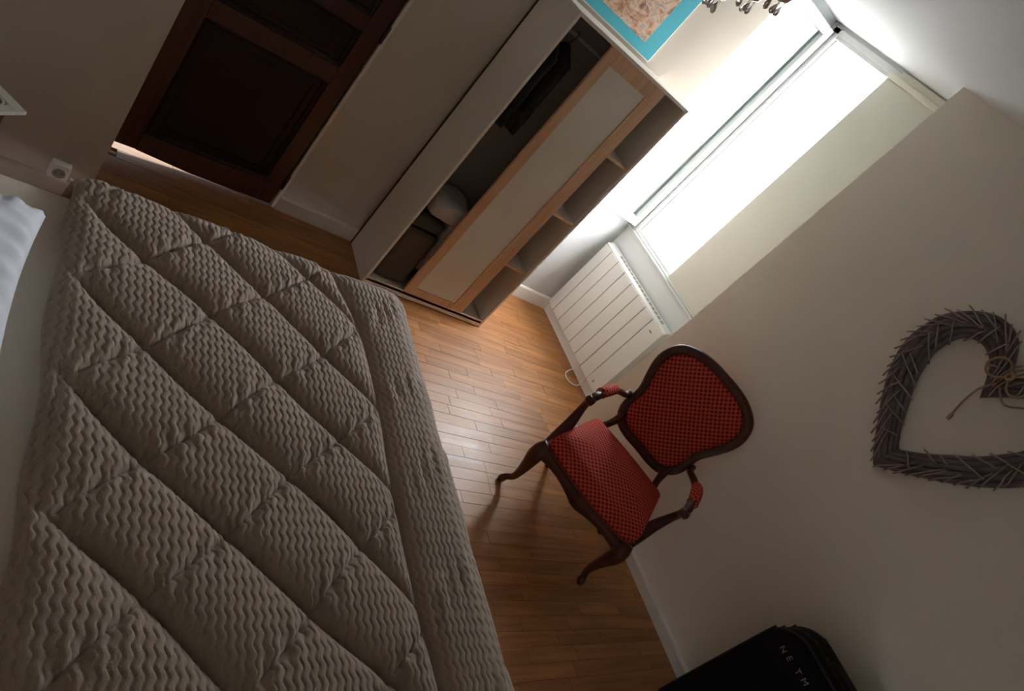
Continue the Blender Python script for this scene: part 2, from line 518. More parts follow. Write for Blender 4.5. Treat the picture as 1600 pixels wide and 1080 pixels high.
# window wall with its opening x -0.115 .. 0.83, z 0.885 .. 2.475
WX0, WX1, WZ0, WZ1 = -0.125, 0.86, 0.885, 2.47
struct(box('wall_window', XL, XH, YW, YW + 0.25, 0, WZ0 - 0.02, M['white_wall']))
struct(box('wall_window_left', XL, WX0, YW, YW + 0.25, WZ0 - 0.02, H, M['white_wall']))
struct(box('wall_window_right', WX1, XH, YW, YW + 0.25, WZ0 - 0.02, H, M['white_wall']))
struct(box('wall_window_top', WX0, WX1, YW, YW + 0.25, WZ1, H, M['white_wall']))
struct(box('wall_back', XH, XR, 0.0, YW + 0.25, 0.0, H, M['wall']))
struct(box('wall_right', XR, XR + 0.1, YF, YW + 0.25, 0, H, M['far_wall']))
struct(box('wall_front', -0.3, XR, YF - 0.1, YF, 0, H, M['far_wall']))

# baseboards
def baseboard(name, horizontal, a, b, c, h, sgn, mat=M['trim'], th=0.014):
    if horizontal:   # runs along x on a plane y=c, room side = sgn
        poly = [(c, 0), (c + sgn * th, 0), (c + sgn * th, h - 0.012), (c + sgn * th * 0.75, h - 0.004), (c + sgn * th * 0.3, h), (c, h)]
        bm = prism_bm(poly, 'x', a, b)
    else:            # runs along y on a plane x=c
        poly = [(c, 0), (c + sgn * th, 0), (c + sgn * th, h - 0.012), (c + sgn * th * 0.75, h - 0.004), (c + sgn * th * 0.3, h), (c, h)]
        bm = prism_bm(poly, 'y', a, b)
    return struct(obj(name, bm, mat))
baseboard('baseboard_left', False, -1.770, YN, 0.0, 0.085, 1, M['wallL'])
baseboard('baseboard_niche', False, YN, YW, XL, 0.10, 1, M['white_gloss'])
baseboard('baseboard_window', True, XL, XH, YW, 0.10, -1, M['white_gloss'])
baseboard('baseboard_back', True, XH, XR, 0.0, 0.062, -1, M['trim'], 0.018)
baseboard('baseboard_socket', False, YF, YS, XS, 0.065, 1, M['wallL'])
# white corner bead where the socket wall ends, and the strip that covers the hinge side of the door
struct(box('trim_1', XS - 0.02, XS + 0.002, YS - 0.004, YS + 0.006, 0.0, H, M['wallL']))
struct(box('trim_2', -0.004, 0.006, -1.785, -1.768, 0.0, DZ, M['melamine'], bev=0.002))

# ------------------------------------------------------------------ door, a little ajar into the room
ang = math.radians(6.5)
door = sempty('door_1', (0.0, -1.795, 0.0))
door.rotation_euler = (0, 0, math.pi + ang + math.radians(0))
# local frame: u runs from the hinge (u=0) to the free edge (u=0.72); built along local +y after rotation by pi
def dbox(name, u0, u1, z0, z1, t0, t1, mat, bev=0.003, parent=door):
    # room face looks to world +x = local -x
    return box(name, -t1, -t0, u0, u1, z0, z1, mat, parent, bev)
DW = 0.72        # width to the panels' far stile
DF = 0.772       # free edge
Z0 = 0.010
dbox('stile', 0.0, 0.082, Z0, 2.03, -0.036, 0.0, M['door_wood'])
dbox('stile', DW - 0.082, DF, Z0 + 0.030, 2.03, -0.036, 0.0, M['door_wood'])
obj('rail', prism_bm([(0.082, Z0), (0.40, Z0 + 0.006), (DW - 0.082, Z0 + 0.028), (DW - 0.082, 0.125), (0.082, 0.125)], 'x', 0.0008, 0.036, 0.002), M['door_wood'], door)
for a, b in ((0.715, 0.80), (0.99, 1.062), (1.93, 2.03)):
    dbox('rail', 0.082, DW - 0.082, a, b, -0.036, -0.0008, M['door_wood'])
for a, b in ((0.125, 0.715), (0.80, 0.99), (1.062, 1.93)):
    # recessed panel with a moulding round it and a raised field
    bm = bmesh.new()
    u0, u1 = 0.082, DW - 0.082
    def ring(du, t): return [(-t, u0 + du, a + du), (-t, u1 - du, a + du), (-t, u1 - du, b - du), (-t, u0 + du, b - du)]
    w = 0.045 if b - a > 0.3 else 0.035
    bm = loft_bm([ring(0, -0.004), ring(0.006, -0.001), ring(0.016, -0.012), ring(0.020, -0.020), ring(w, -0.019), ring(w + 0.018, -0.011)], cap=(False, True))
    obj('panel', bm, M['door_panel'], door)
def hinge(z):
    h = obj('hinge', lathe_bm([(0.004, -0.045), (0.0075, -0.04), (0.0075, 0.04), (0.004, 0.045)], 10), M['dark_hinge'], door, True)
    h.location = (-0.006, -0.006, z)
hinge(0.16); hinge(1.03); hinge(1.85)
kn = obj('handle', tube_bm([(-0.002, DW - 0.05, 1.03), (-0.045, DW - 0.05, 1.03), (-0.055, DW - 0.075, 1.03), (-0.052, DW - 0.15, 1.025)], 0.008), M['nail'], door, True)
struct(box('trim_4', -0.30, -0.038, -1.815, DY1, 0.0, DZ, M['door_wood']))
struct(box('trim_5', -0.30, -0.045, DY0, DY0 + 0.012, 0.0, DZ, M['door_wood']))
# hallway behind the door
struct(box('wall_hall', -1.75, -1.65, -3.4, -1.2, 0, H, M['white_wall']))
struct(box('wall_hall_side', -1.65, -0.30, -3.4, -3.3, 0, H, M['white_wall']))
struct(box('wall_hall_end', -1.65, -0.30, -1.3, -1.2, 0, H, M['white_wall']))
struct(box('ceiling_hall', -1.75, -0.30, -3.4, -1.2, H, H + 0.05, M['white_wall']))
struct(box('floor_hall', -1.75, XL - 0.3, -3.4, -1.2, -0.12, -0.002, M['white_wall']))
struct(box('trim_3', -0.30, -0.002, DY0, DY1, -0.0124, 0.001, M['plastic_white']))   # pale threshold

# ------------------------------------------------------------------ window
win = sempty('window_1', (0.0, YW, 0.0))
YG = YW
def wbox(name, x0, x1, y0, y1, z0, z1, mat=M['window_paint'], bev=0.004, parent=win):
    return box(name, x0, x1, y0 , y1, z0, z1, mat, parent, bev)
# fixed frame
wbox('frame_jamb', WX0 - 0.02, WX0 + 0.035, -0.012, 0.07, WZ0 - 0.02, WZ1 + 0.01)
wbox('frame_jamb', WX1 - 0.035, WX1 + 0.02, -0.012, 0.07, WZ0 - 0.02, WZ1 + 0.01)
bm = box_bm(WX0 - 0.02, WX1 + 0.02, -0.012, 0.07, WZ1 - 0.025, WZ1 + 0.012, 0.004)
box_bm(WX0 + 0.03, WX1 - 0.03, -0.006, 0.07, WZ1 - 0.045, WZ1 - 0.02, 0.003, bm=bm)
obj('frame_head', bm, M['window_paint'], win)
# sill: stepped moulding
bm = box_bm(XL + 0.003, XH, -0.022, 0.07, 0.858, 0.872, 0.003)
box_bm(XL + 0.003, XH, -0.010, 0.07, 0.872, 0.888, 0.003, bm=bm)
box_bm(WX0, WX1, 0.004, 0.07, 0.888, 0.905, 0.003, bm=bm)
obj('sill', bm, M['window_paint'], win)
# black seal on the jamb
wbox('seal', WX0 + 0.035, WX0 + 0.039, 0.010, 0.02, 0.905, WZ1 - 0.03, M['black_metal'], 0.0)
# casement swung wide open against the niche cheek
def casement(parent, name, w, z0, z1):
    c = bpy.data.objects.new(name, None); COL.objects.link(c); c.parent = parent
    for a, b in ((0, 0.045), (w - 0.045, w)):
        box('stile', -0.018, 0.018, -b, -a, z0, z1, M['window_paint'], c, 0.005)
    box('rail', -0.018, 0.018, -w + 0.045, -0.045, z0, z0 + 0.055, M['window_paint'], c, 0.005)
    box('rail', -0.018, 0.018, -w + 0.045, -0.045, z1 - 0.05, z1, M['window_paint'], c, 0.005)
    box('pane', -0.016, -0.012, -w + 0.043, -0.043, z0 + 0.053, z1 - 0.048, M['glass'], c)
    return c
cs = casement(win, 'open_casement', 0.47, 0.895, 2.445)
cs.location = (WX0 - 0.004, -0.025, 0.0); cs.rotation_euler = (0, 0, math.radians(-2.0))
# right half: cream board closed in front of the glass, with a box head above it
wbox('closing_board', 0.372, WX1 + 0.06, -0.014, 0.012, 0.888, 2.425, M['panel_beige'], 0.002)
bm = box_bm(0.372, WX1 + 0.06, -0.030, 0.03, 2.425, 2.455, 0.002)
box_bm(0.42, WX1 + 0.06, -0.018, 0.03, 2.455, 2.49, 0.002, bm=bm)
obj('board_head', bm, M['panel_cream'], win)

# ------------------------------------------------------------------ outside
struct(box('ground_outside', -60, 60, YW + 0.26, 90, -3.4, -3.2, M['ground']))
fac = empty('building', 'pale rendered house across the street seen through the bright window', 'building', (-6, 34, -3.2))
box('wall', -9, 9, 0, 5, 0, 6.0, M['facade'], fac)
bm = prism_bm([(-0.5, 6.0), (5.5, 6.0), (2.5, 8.0)], 'x', -9.3, 9.3)
obj('roof', bm, M['facade'], fac)
for i in range(5):
    for k in range(2):
        x = -7.2 + i * 3.5
        w_ = bpy.data.objects.new('window', None); COL.objects.link(w_); w_.parent = fac
        box('shutter', x - 0.95, x - 0.5, -0.06, 0.0, 0.9 + k * 2.8, 2.4 + k * 2.8, M['shutter'], w_, 0.01)
        box('shutter', x + 0.5, x + 0.95, -0.06, 0.0, 0.9 + k * 2.8, 2.4 + k * 2.8, M['shutter'], w_, 0.01)
        box('pane', x - 0.5, x + 0.5, -0.03, 0.0, 0.9 + k * 2.8, 2.4 + k * 2.8, M['shutter'], w_, 0.01)

# ================================================================== WARDROBE
WD, WY0, WY1, WH = 0.348, -1.3203, -0.4885, 1.6568
wr = empty('wardrobe', 'white three-bay wardrobe with one birch-framed sliding door, against the left wall', 'wardrobe', (0.012, WY0, 0))
def wb(name, x0, x1, y0, y1, z0, z1, mat, bev=0.0015, parent=wr):
    return box(name, x0 - 0.012, x1 - 0.012, y0 - WY0, y1 - WY0, z0, z1, mat, parent, bev)
T = 0.016
wb('side_panel', 0.030, WD, WY0, WY0 + T, 0.0, WH - T, M['melamine'])
wb('side_panel', 0.012, WD, WY1 - T, WY1, 0.0, WH - T, M['melamine'])
wb('gap_shade_strip', 0.014, 0.0302, WY0 - 0.0008, WY0 + T, 0.0, WH - T, M['gap_shade'], 0.0)  # added dark strip: paints the shaded gap behind the side panel
wb('top_panel', 0.012, WD + 0.004, WY0, WY1, WH - T, WH, M['melamine'])
wb('back_panel', 0.016, 0.022, WY0 + T, WY1 - T, 0.03, WH - T, M['melamine_in'])
bm = box_bm(0.010, WD - 0.012 - 0.002, T, WY1 - WY0 - T, 0.028, 0.044, 0.001)
box_bm(WD - 0.012 - 0.018, WD - 0.012 - 0.002, T, WY1 - WY0 - T, 0.004, 0.052, 0.001, bm=bm)
obj('bottom_panel', bm, M['melamine'], wr)
# partition with its birch front edge
wb('partition', 0.022, WD - 0.014, -0.690, -0.674, 0.044, WH - T, M['melamine_in'])
wb('partition_front', WD - 0.014, WD, -0.735, -0.673, 0.052, WH - T, M['birch'])
for z in (1.250, 0.846, 0.452):
    s_ = wb('shelf', 0.022, 0.330, -0.674, WY1 - T, z - 0.009, z + 0.007, M['melamine'])
    wb('shelf_edge', 0.330, 0.334, -0.674, WY1 - T, z - 0.009, z + 0.007, M['birch'], 0.0, wr)
# the rest of the inner faces are the grey melamine of the carcass
wb('lining', 0.022, WD - 0.010, WY1 - T - 0.003, WY1 - T - 0.0002, 0.044, WH - T, M['melamine'], 0.0)
# sliding door
sd = bpy.data.objects.new('sliding_door', None); COL.objects.link(sd); sd.parent = wr
Dy0, Dy1 = -1.085, -0.738
def sb(name, y0, y1, z0, z1, x0, x1, mat, bev=0.0015):
    return box(name, x0 - 0.012, x1 - 0.012, y0 - WY0, y1 - WY0, z0, z1, mat, sd, bev)
sb('stile', Dy0, Dy0 + 0.056, 0.045, 1.640, WD - 0.012, WD + 0.003, M['birch'])
sb('stile', Dy1 - 0.018, Dy1, 0.045, 1.640, WD - 0.012, WD + 0.003, M['birch'])
sb('rail', Dy0 + 0.056, Dy1 - 0.018, 0.045, 0.095, WD - 0.012, WD + 0.002, M['birch'])
sb('rail', Dy0 + 0.056, Dy1 - 0.018, 1.572, 1.640, WD - 0.012, WD + 0.002, M['birch'])
sb('door_panel', Dy0 + 0.050, Dy1 - 0.012, 0.09, 1.578, WD - 0.009, WD - 0.003, M['frost'], 0.0)
# hanging rail
o = tube('hanging_rail', [(0.17, T, 1.56), (0.17, 0.60, 1.56)], 0.010, M['shutter'], wr, sub=1)

# hanging dark garments on hangers (left bay)
def garment(y, zb, w, label, mat):
    g = empty('garment', label, 'garment', (0.182, y, 1.56), 0.0, 'black garments on the wardrobe rail')
    hk = tube('hanger', [(0, 0, 0.016), (0.014, 0, 0.012), (0.016, 0, -0.004), (0, 0, -0.03), (0.0, 0, -0.05)], 0.0025, M['black_metal'], g, n=6)
    tube('hanger_bar', [(-0.13, 0, -0.115), (-0.06, 0, -0.075), (0, 0, -0.05), (0.06, 0, -0.075), (0.13, 0, -0.115)], 0.006, M['black_metal'], g, n=8)
    loops = []
    n = 40
    for (z, hw, th) in ((-0.06, 0.03, 0.012), (-0.085, 0.09, 0.02), (-0.12, 0.135, 0.026), (-0.25, 0.13, 0.030), (-0.5, 0.125, 0.032), (zb * 0.8, 0.128, 0.034), (zb, 0.13, 0.035), (zb + 0.004, 0.12, 0.026)):
        L_ = []
        for k in range(n):
            a = 2 * math.pi * k / n
            fold = 1 + 0.25 * math.sin(a * 9 + y * 40) * min(1, -z * 2)
            L_.append((w * hw / 0.13 * math.cos(a), th * fold * math.sin(a), z))
        loops.append(L_)
    obj('cloth', loft_bm(loops), mat, g, True)
    return g
garment(-1.235, -0.50, 0.125, 'black garment hanging at the left end of the open wardrobe bay', M['fabric_black'])
garment(-1.155, -0.44, 0.120, 'black garment hanging next to the sliding door in the wardrobe', M['fabric_black'])

# soft things standing in the bottom of the left bay
def soft_box(name, x0, x1, y0, y1, z0, z1, mat, label=None, cat=None, seed=0, amp=0.012, parent=None, rnd=0.04):
    bm = bmesh.new()
    bmesh.ops.create_cube(bm, size=1.0)
    bmesh.ops.subdivide_edges(bm, edges=list(bm.edges), cuts=11, use_grid_fill=True)
    sx, sy, sz = (x1 - x0) / 2, (y1 - y0) / 2, (z1 - z0) / 2
    for v in bm.verts:
        p = Vector((v.co.x * 2, v.co.y * 2, v.co.z * 2))
        q = Vector((max(-sx + rnd, min(sx - rnd, p.x * sx)), max(-sy + rnd, min(sy - rnd, p.y * sy)), max(-sz + rnd, min(sz - rnd, p.z * sz))))
        e = Vector((p.x * sx, p.y * sy, p.z * sz)) - q
        if e.length > 1e-9: q = q + e.normalized() * rnd
        w = noise.noise_vector(q * 9 + Vector((seed, seed * 2.3, 0))) * amp + noise.noise_vector(q * 26 + Vector((seed, 0, 3))) * amp * 0.35
        if p.z < -0.99: w.z = 0
        v.co = q + w
        v.co.x = max(-sx, min(sx, v.co.x)); v.co.y = max(-sy, min(sy, v.co.y)); v.co.z = max(-sz, min(sz, v.co.z))
    o = obj(name, bm, mat, parent, True)
    o.location = ((x0 + x1) / 2, (y0 + y1) / 2, (z0 + z1) / 2)
    if label: tag(o, label, cat)
    return o
soft_box('storage_bag', 0.035, 0.300, -1.275, -1.075, 0.0445, 0.390, M['fabric_brown'], 'dark brown folded storage bag at the bottom of the wardrobe', 'bag', 1, 0.010, None, 0.03)
soft_box('folded_cloth', 0.05, 0.29, -1.285, -1.085, 0.391, 0.475, M['fabric_green'], 'dark green folded cloth on top of the brown bag', 'cloth', 5, 0.012, None, 0.03)
bl_a = soft_box('blanket', 0.05, 0.300, -1.225, -1.000, 0.480, 0.605, M['fabric_grey'], None, None, 9, 0.020, None, 0.055)
bl_b = soft_box('blanket_tail', 0.06, 0.290, -1.066, -1.000, 0.15, 0.54, M['fabric_grey'], 'x', 'x', 12, 0.018, None, 0.03)
bm = bmesh.new(); bm.from_mesh(bl_a.data)
nv0 = len(bm.verts); bm.from_mesh(bl_b.data); bm.verts.ensure_lookup_table()
for v in bm.verts[nv0:]: v.co += bl_b.location - bl_a.location
bm.to_mesh(bl_a.data); bm.free(); bpy.data.objects.remove(bl_b)
tag(bl_a, 'pale grey bundled blanket squeezed over the green cloth', 'blanket')

# ================================================================== RADIATOR
rd = empty('radiator', 'white electric panel radiator with vertical slats on the wall under the window', 'radiator', (0.30, 0.30, 0.10))
RX0, RX1 = -0.125, 0.735
def rb(name, x0, x1, y0, y1, z0, z1, mat, bev=0.003, parent=rd):
    return box(name, x0 - 0.30, x1 - 0.30, y0 - 0.30, y1 - 0.30, z0 - 0.10, z1 - 0.10, mat, parent, bev)
rb('body', RX0 + 0.006, RX1 - 0.004, 0.282, 0.335, 0.104, 0.692, M['rad'], 0.004)
rb('groove_shade', RX0 + 0.01, RX1 - 0.01, 0.2795, 0.2822, 0.106, 0.688, M['rad_line'], 0.0)  # added dark sheet that paints shade into the grooves between slats
gx = [RX0, -0.036, 0.069, 0.174, 0.280, 0.386, 0.492, 0.598, RX1]
for a, b in zip(gx, gx[1:]):
    last = b == RX1
    rb('slat', a + 0.0022, b - 0.0022, 0.268, 0.284, 0.10, 0.690, M['rad'], 0.003)
bm = bmesh.new()
poly = [(0.272, 0.689), (0.335, 0.689), (0.335, 0.716), (0.322, 0.722), (0.280, 0.706), (0.272, 0.698)]
poly = [(p[0] - 0.30, p[1] - 0.10) for p in poly]
tp = obj('top_grille', prism_bm(poly, 'x', RX0 - 0.30, RX1 - 0.30, 0.002), M['rad'], rd)
bm = bmesh.new()
for k in range(16):
    xa = 0.02 + k * 0.040
    t_ = box_bm(-0.3 + xa, -0.3 + xa + 0.030, -0.0085, 0.0085, -0.001, 0.001)
    bmesh.ops.rotate(t_, cent=(0, 0, 0), matrix=Matrix.Rotation(math.radians(21), 3, 'X'), verts=list(t_.verts))
    bmesh.ops.translate(t_, vec=(0, 0.002, 0.6152), verts=list(t_.verts))
    me = bpy.data.meshes.new('t'); t_.to_mesh(me); t_.free(); bm.from_mesh(me); bpy.data.meshes.remove(me)
o = obj('grille_slot', bm, M['rad_line'], rd); o['kind'] = 'stuff'
for xx in (0.648, 0.662):
    kb = obj('indicator', lathe_bm([(0.0045, 0), (0.0045, 0.002), (0.003, 0.003)], 12), M['plastic_dark'], rd, True)
    kb.rotation_euler = (math.radians(90), 0, 0); kb.location = (xx - 0.30, 0.268 - 0.30, 0.635 - 0.10)
kb = obj('knob', lathe_bm([(0.008, 0), (0.008, 0.003), (0.006, 0.005)], 14), M['shutter'], rd, True)
kb.rotation_euler = (math.radians(90), 0, 0); kb.location = (0.652 - 0.30, 0.268 - 0.30, 0.140 - 0.10)
rb('bracket', 0.02, 0.05, 0.332, YW - 0.003, 0.2, 0.6, M['rad'], 0.001)
rb('bracket', 0.60, 0.63, 0.332, YW - 0.003, 0.2, 0.6, M['rad'], 0.001)
cb = tube('power_cable', [(0.46, 0.315, 0.106), (0.452, 0.318, 0.060), (0.462, 0.262, 0.012), (0.500, 0.220, 0.006), (0.545, 0.212, 0.006), (0.578, 0.240, 0.006), (0.580, 0.290, 0.010), (0.570, 0.322, 0.05), (0.565, 0.315, 0.106)], 0.0045, M['cable'], None, n=8)
tag(cb, 'white power cable looped below the radiator', 'cable')

# ================================================================== ARMCHAIR
TH = math.radians(31.0)
ch = empty('armchair', 'carved walnut armchair in red dotted upholstery standing on the planks by the wall', 'armchair', (1.7075, -0.608, 0), TH)
# seat outline (local X right, Y to the back)
def seat_outline(k, n=72, yf=-0.055, yb=0.365, wf=0.275, wb_=0.24, bow=0.035):
    """k = inset in metres"""
    pts = []
    N = n // 4
    yf2, yb2 = yf + k, yb - k
    wf2, wb2 = wf - k, wb_ - k
    rc = 0.03
    def side(t): return wf2 + (wb2 - wf2) * t
    for i in range(N):      # front, left to right
        s = -1 + 2 * (i + 0.5) / N
        pts.append((wf2 * s * 0.985, yf2 - bow * (1 - s * s)))
    for i in range(N):      # right side to the back
        t = (i + 0.5) / N
        pts.append((side(t), yf2 + (yb2 - yf2) * t))
    for i in range(N):
        s = 1 - 2 * (i + 0.5) / N
        pts.append((wb2 * s * 0.985, yb2 + 0.012 * (1 - s * s)))
    for i in range(N):
        t = 1 - (i + 0.5) / N
        pts.append((-side(t), yf2 + (yb2 - yf2) * t))
    return pts
loops = []
def crown(x, y):
    a = min(1, abs(x) / 0.26); b = min(1, abs(y - 0.155) / 0.21)
    return 0.050 * (1 - a ** 2.4) * (1 - b ** 3)
for inset, z in ((0.010, 0.335), (0.004, 0.350), (-0.002, 0.378), (-0.001, 0.402), (0.004, 0.422), (0.013, 0.434), (0.026, 0.440), (0.042, 0.443)):
    loops.append([(x, y, z) for x, y in seat_outline(inset)])
base = seat_outline(0.042)
cx_, cy_ = 0.0, 0.155
for s in (0.97, 0.92, 0.85, 0.75, 0.62, 0.46, 0.28, 0.1):
    L_ = []
    for x, y in base:
        X_, Y_ = cx_ + (x - cx_) * s, cy_ + (y - cy_) * s
        L_.append((X_, Y_, 0.443 + 0.034 * (1 - s ** 2.2)))
    loops.append(L_)
uvseat = lambda c: (c.x, c.y - (0.440 - min(c.z, 0.440)) if c.y < 0.0 else c.y) if abs(c.x) < 0.24 or c.y < -0.02 else (c.x + math.copysign(0.440 - min(c.z, 0.440), c.x), c.y)
obj('seat_cushion', loft_bm(loops, uvseat), M['red'], ch, True)
# braid round the foot of the cushion
bp_ = [(x * 1.012, y * 1.012 if y < 0 else y + 0.003, 0.346) for x, y in seat_outline(0.0)]
tube('seat_braid', bp_[::2], 0.004, M['braid'], ch, n=6, sub=2, closed=True)
# seat rail: serpentine apron
bm = bmesh.new()
out = seat_outline(-0.012); inn = seat_outline(0.016)
def apron_z(x, y):
    if y < -0.03:
        s = abs(x) / 0.28
        return 0.270 - 0.0 * s + (0.030 * math.sin(math.pi * min(1, s)) if s < 1 else 0)
    if y > 0.34: return 0.295
    t = (y + 0.05) / 0.4
    return 0.272 + 0.030 * math.sin(math.pi * max(0, min(1, t)))
n = len(out); R = []
for (o_, i_) in zip(out, inn):
    zb = apron_z(*o_)
    R.append([bm.verts.new((o_[0], o_[1], 0.342)), bm.verts.new((o_[0] * 1.012, o_[1] + (-0.004 if o_[1] < 0 else 0), (0.342 + zb) / 2)), bm.verts.new((o_[0], o_[1], zb)), bm.verts.new((i_[0], i_[1], zb)), bm.verts.new((i_[0], i_[1], 0.342))])
for k in range(n):
    A, B = R[k], R[(k + 1) % n]
    for j in range(5): bm.faces.new((A[j], A[(j + 1) % 5], B[(j + 1) % 5], B[j]))
obj('seat_rail', bm, M['chair_wood'], ch, True)
for s in (-1, 1):
    sx = 0.295 if s < 0 else 0.285
    tube('front_leg', [(s * 0.265, -0.050, 0.345), (s * 0.272, -0.060, 0.31), (s * 0.273, -0.062, 0.265), (s * 0.266, -0.050, 0.20), (s * 0.262, -0.030, 0.13), (s * 0.266, -0.012, 0.075), (s * (sx - 0.008), -0.006, 0.04), (s * sx, -0.010, 0.016), (s * (sx + 0.002), -0.012, 0.0)],
         [0.030, 0.038, 0.037, 0.028, 0.020, 0.016, 0.0155, 0.0185, 0.011], M['chair_wood'], ch, n=14)
    tube('rear_leg', [(s * 0.225, 0.365, 0.345), (s * 0.222, 0.368, 0.28), (s * 0.212, 0.372, 0.18), (s * 0.208, 0.385, 0.09), (s * 0.212, 0.412, 0.0)],
         [0.024, 0.023, 0.018, 0.015, 0.013], M['chair_wood'], ch, n=12)
    tube('back_post', [(s * 0.225, 0.372, 0.31), (s * 0.205, 0.382, 0.37), (s * 0.180, 0.398, 0.43), (s * 0.168, 0.412, 0.485), (s * 0.17, 0.425, 0.53)],
         [0.024, 0.020, 0.017, 0.020, 0.018], M['chair_wood'], ch, n=12)
    # arm support and arm in one sweep with a scroll at the front
    tube('arm_support', [(s * 0.268, 0.020, 0.315), (s * 0.276, 0.045, 0.37), (s * 0.288, 0.085, 0.435), (s * 0.302, 0.100, 0.505), (s * 0.308, 0.075, 0.570), (s * 0.303, 0.030, 0.612), (s * 0.300, -0.004, 0.628)],
         [0.034, 0.032, 0.026, 0.0195, 0.0175, 0.0195, 0.019], M['chair_wood'], ch, n=14)
    tube('arm', [(s * 0.300, -0.010, 0.626), (s * 0.299, 0.020, 0.640), (s * 0.293, 0.075, 0.648), (s * 0.283, 0.18, 0.644), (s * 0.266, 0.29, 0.628), (s * 0.248, 0.37, 0.606), (s * 0.236, 0.425, 0.590), (s * 0.226, 0.458, 0.60)],
         [0.016, 0.020, 0.0175, 0.016, 0.017, 0.0165, 0.016, 0.020], M['chair_wood'], ch, n=14)
    sc_ = obj('arm_scroll', lathe_bm([(0.010, -0.021), (0.0185, -0.018), (0.0195, 0.0), (0.0185, 0.018), (0.010, 0.021), (0.006, 0.024)], 20), M['chair_wood'], ch, True)
    sc_.rotation_euler = (math.radians(90), 0, math.radians(90 if s > 0 else -90)); sc_.location = (s * 0.300, -0.012, 0.622)
    pad = tube_bm([(s * 0.297, 0.055, 0.650), (s * 0.295, 0.068, 0.656), (s * 0.290, 0.115, 0.659), (s * 0.284, 0.175, 0.657), (s * 0.279, 0.215, 0.651), (s * 0.277, 0.226, 0.645)],
                  [0.014, 0.024, 0.027, 0.027, 0.023, 0.014], n=18, sub=8, flat=(1.0, 0.95), up=(0, 0, 1))
    uv = pad.loops.layers.uv.new('UVMap')
    for fc in pad.faces:
        for lp in fc.loops: lp[uv].uv = (0.026 * math.atan2(lp.vert.co.x - s * 0.287, lp.vert.co.z - 0.650), lp.vert.co.y)
    obj('arm_pad', pad, M['red'], ch, True)
    tube('pad_braid', [(s * 0.297 + 0.0235 * math.cos(a), 0.060, 0.652 + 0.0225 * math.sin(a)) for a in [2 * math.pi * k / 12 for k in range(12)]], 0.003, M['braid'], ch, n=6, sub=2, closed=True)
# back: balloon frame in a plane that leans back
LEAN = 0.22
def bk(x, z, off=0.0):
    y = 0.40 + LEAN * (z - 0.38)
    nl = math.hypot(1, LEAN)
    return (x, y - off / nl, z + off * LEAN / nl)
half = [(0.0, 0.470), (0.08, 0.468), (0.142, 0.480), (0.182, 0.517), (0.199, 0.562), (0.198, 0.615), (0.204, 0.665), (0.232, 0.730), (0.258, 0.800), (0.260, 0.865), (0.230, 0.928), (0.160, 0.968), (0.08, 0.983), (0.0, 0.985)]
full = half + [(-x, z) for x, z in half[-2:0:-1]]
fr = [bk(x, z) for x, z in full]
nn = Vector((0, -1, LEAN)).normalized()
bm = tube_bm(fr, 0.0215, n=14, sub=5, closed=True, flat=(1.0, 0.95), up=tuple(nn))
# second moulding step on the inner side
inner = [bk(x * 0.945, 0.735 + (z - 0.735) * 0.945, 0.008) for x, z in full]
tube_bm(inner, 0.0105, n=10, sub=5, closed=True, up=tuple(nn), bm=bm)
obj('back_frame', bm, M['chair_wood'], ch, True)
loops = []
sm = [v for v in catmull([(x, z, 0) for x, z in full], 4, True)]
for s, off in ((0.92, -0.014), (0.925, 0.0), (0.92, 0.009), (0.895, 0.019), (0.83, 0.028), (0.72, 0.034), (0.58, 0.040), (0.4, 0.043), (0.2, 0.045), (0.05, 0.045)):
    loops.append([bk(v.x * s, 0.735 + (v.y - 0.735) * s, off) for v in sm])
obj('back_cushion', loft_bm(loops, lambda c: (c.x, c.z)), M['red'], ch, True)
tube('back_braid', [bk(v.x * 0.885, 0.735 + (v.y - 0.735) * 0.885, 0.014) for v in sm[::2]], 0.0045, M['braid'], ch, n=6, sub=2, closed=True)
loops = [[bk(v.x * s, 0.735 + (v.y - 0.735) * s, off) for v in sm] for s, off in ((0.91, -0.010), (0.88, -0.020), (0.6, -0.026), (0.1, -0.027))]
obj('back_cover', loft_bm(loops, lambda c: (c.x, c.z)), M['red'], ch, True)
for s in (-1, 1):
    for k in range(1):
        nb = bmesh.new(); bmesh.ops.create_icosphere(nb, subdivisions=1, radius=0.0035)
        o = obj('nail', nb, M['nail'], ch, True); o.location = (s * (0.277 - 0.0015 * k), -0.045 + k * 0.035, 0.372)

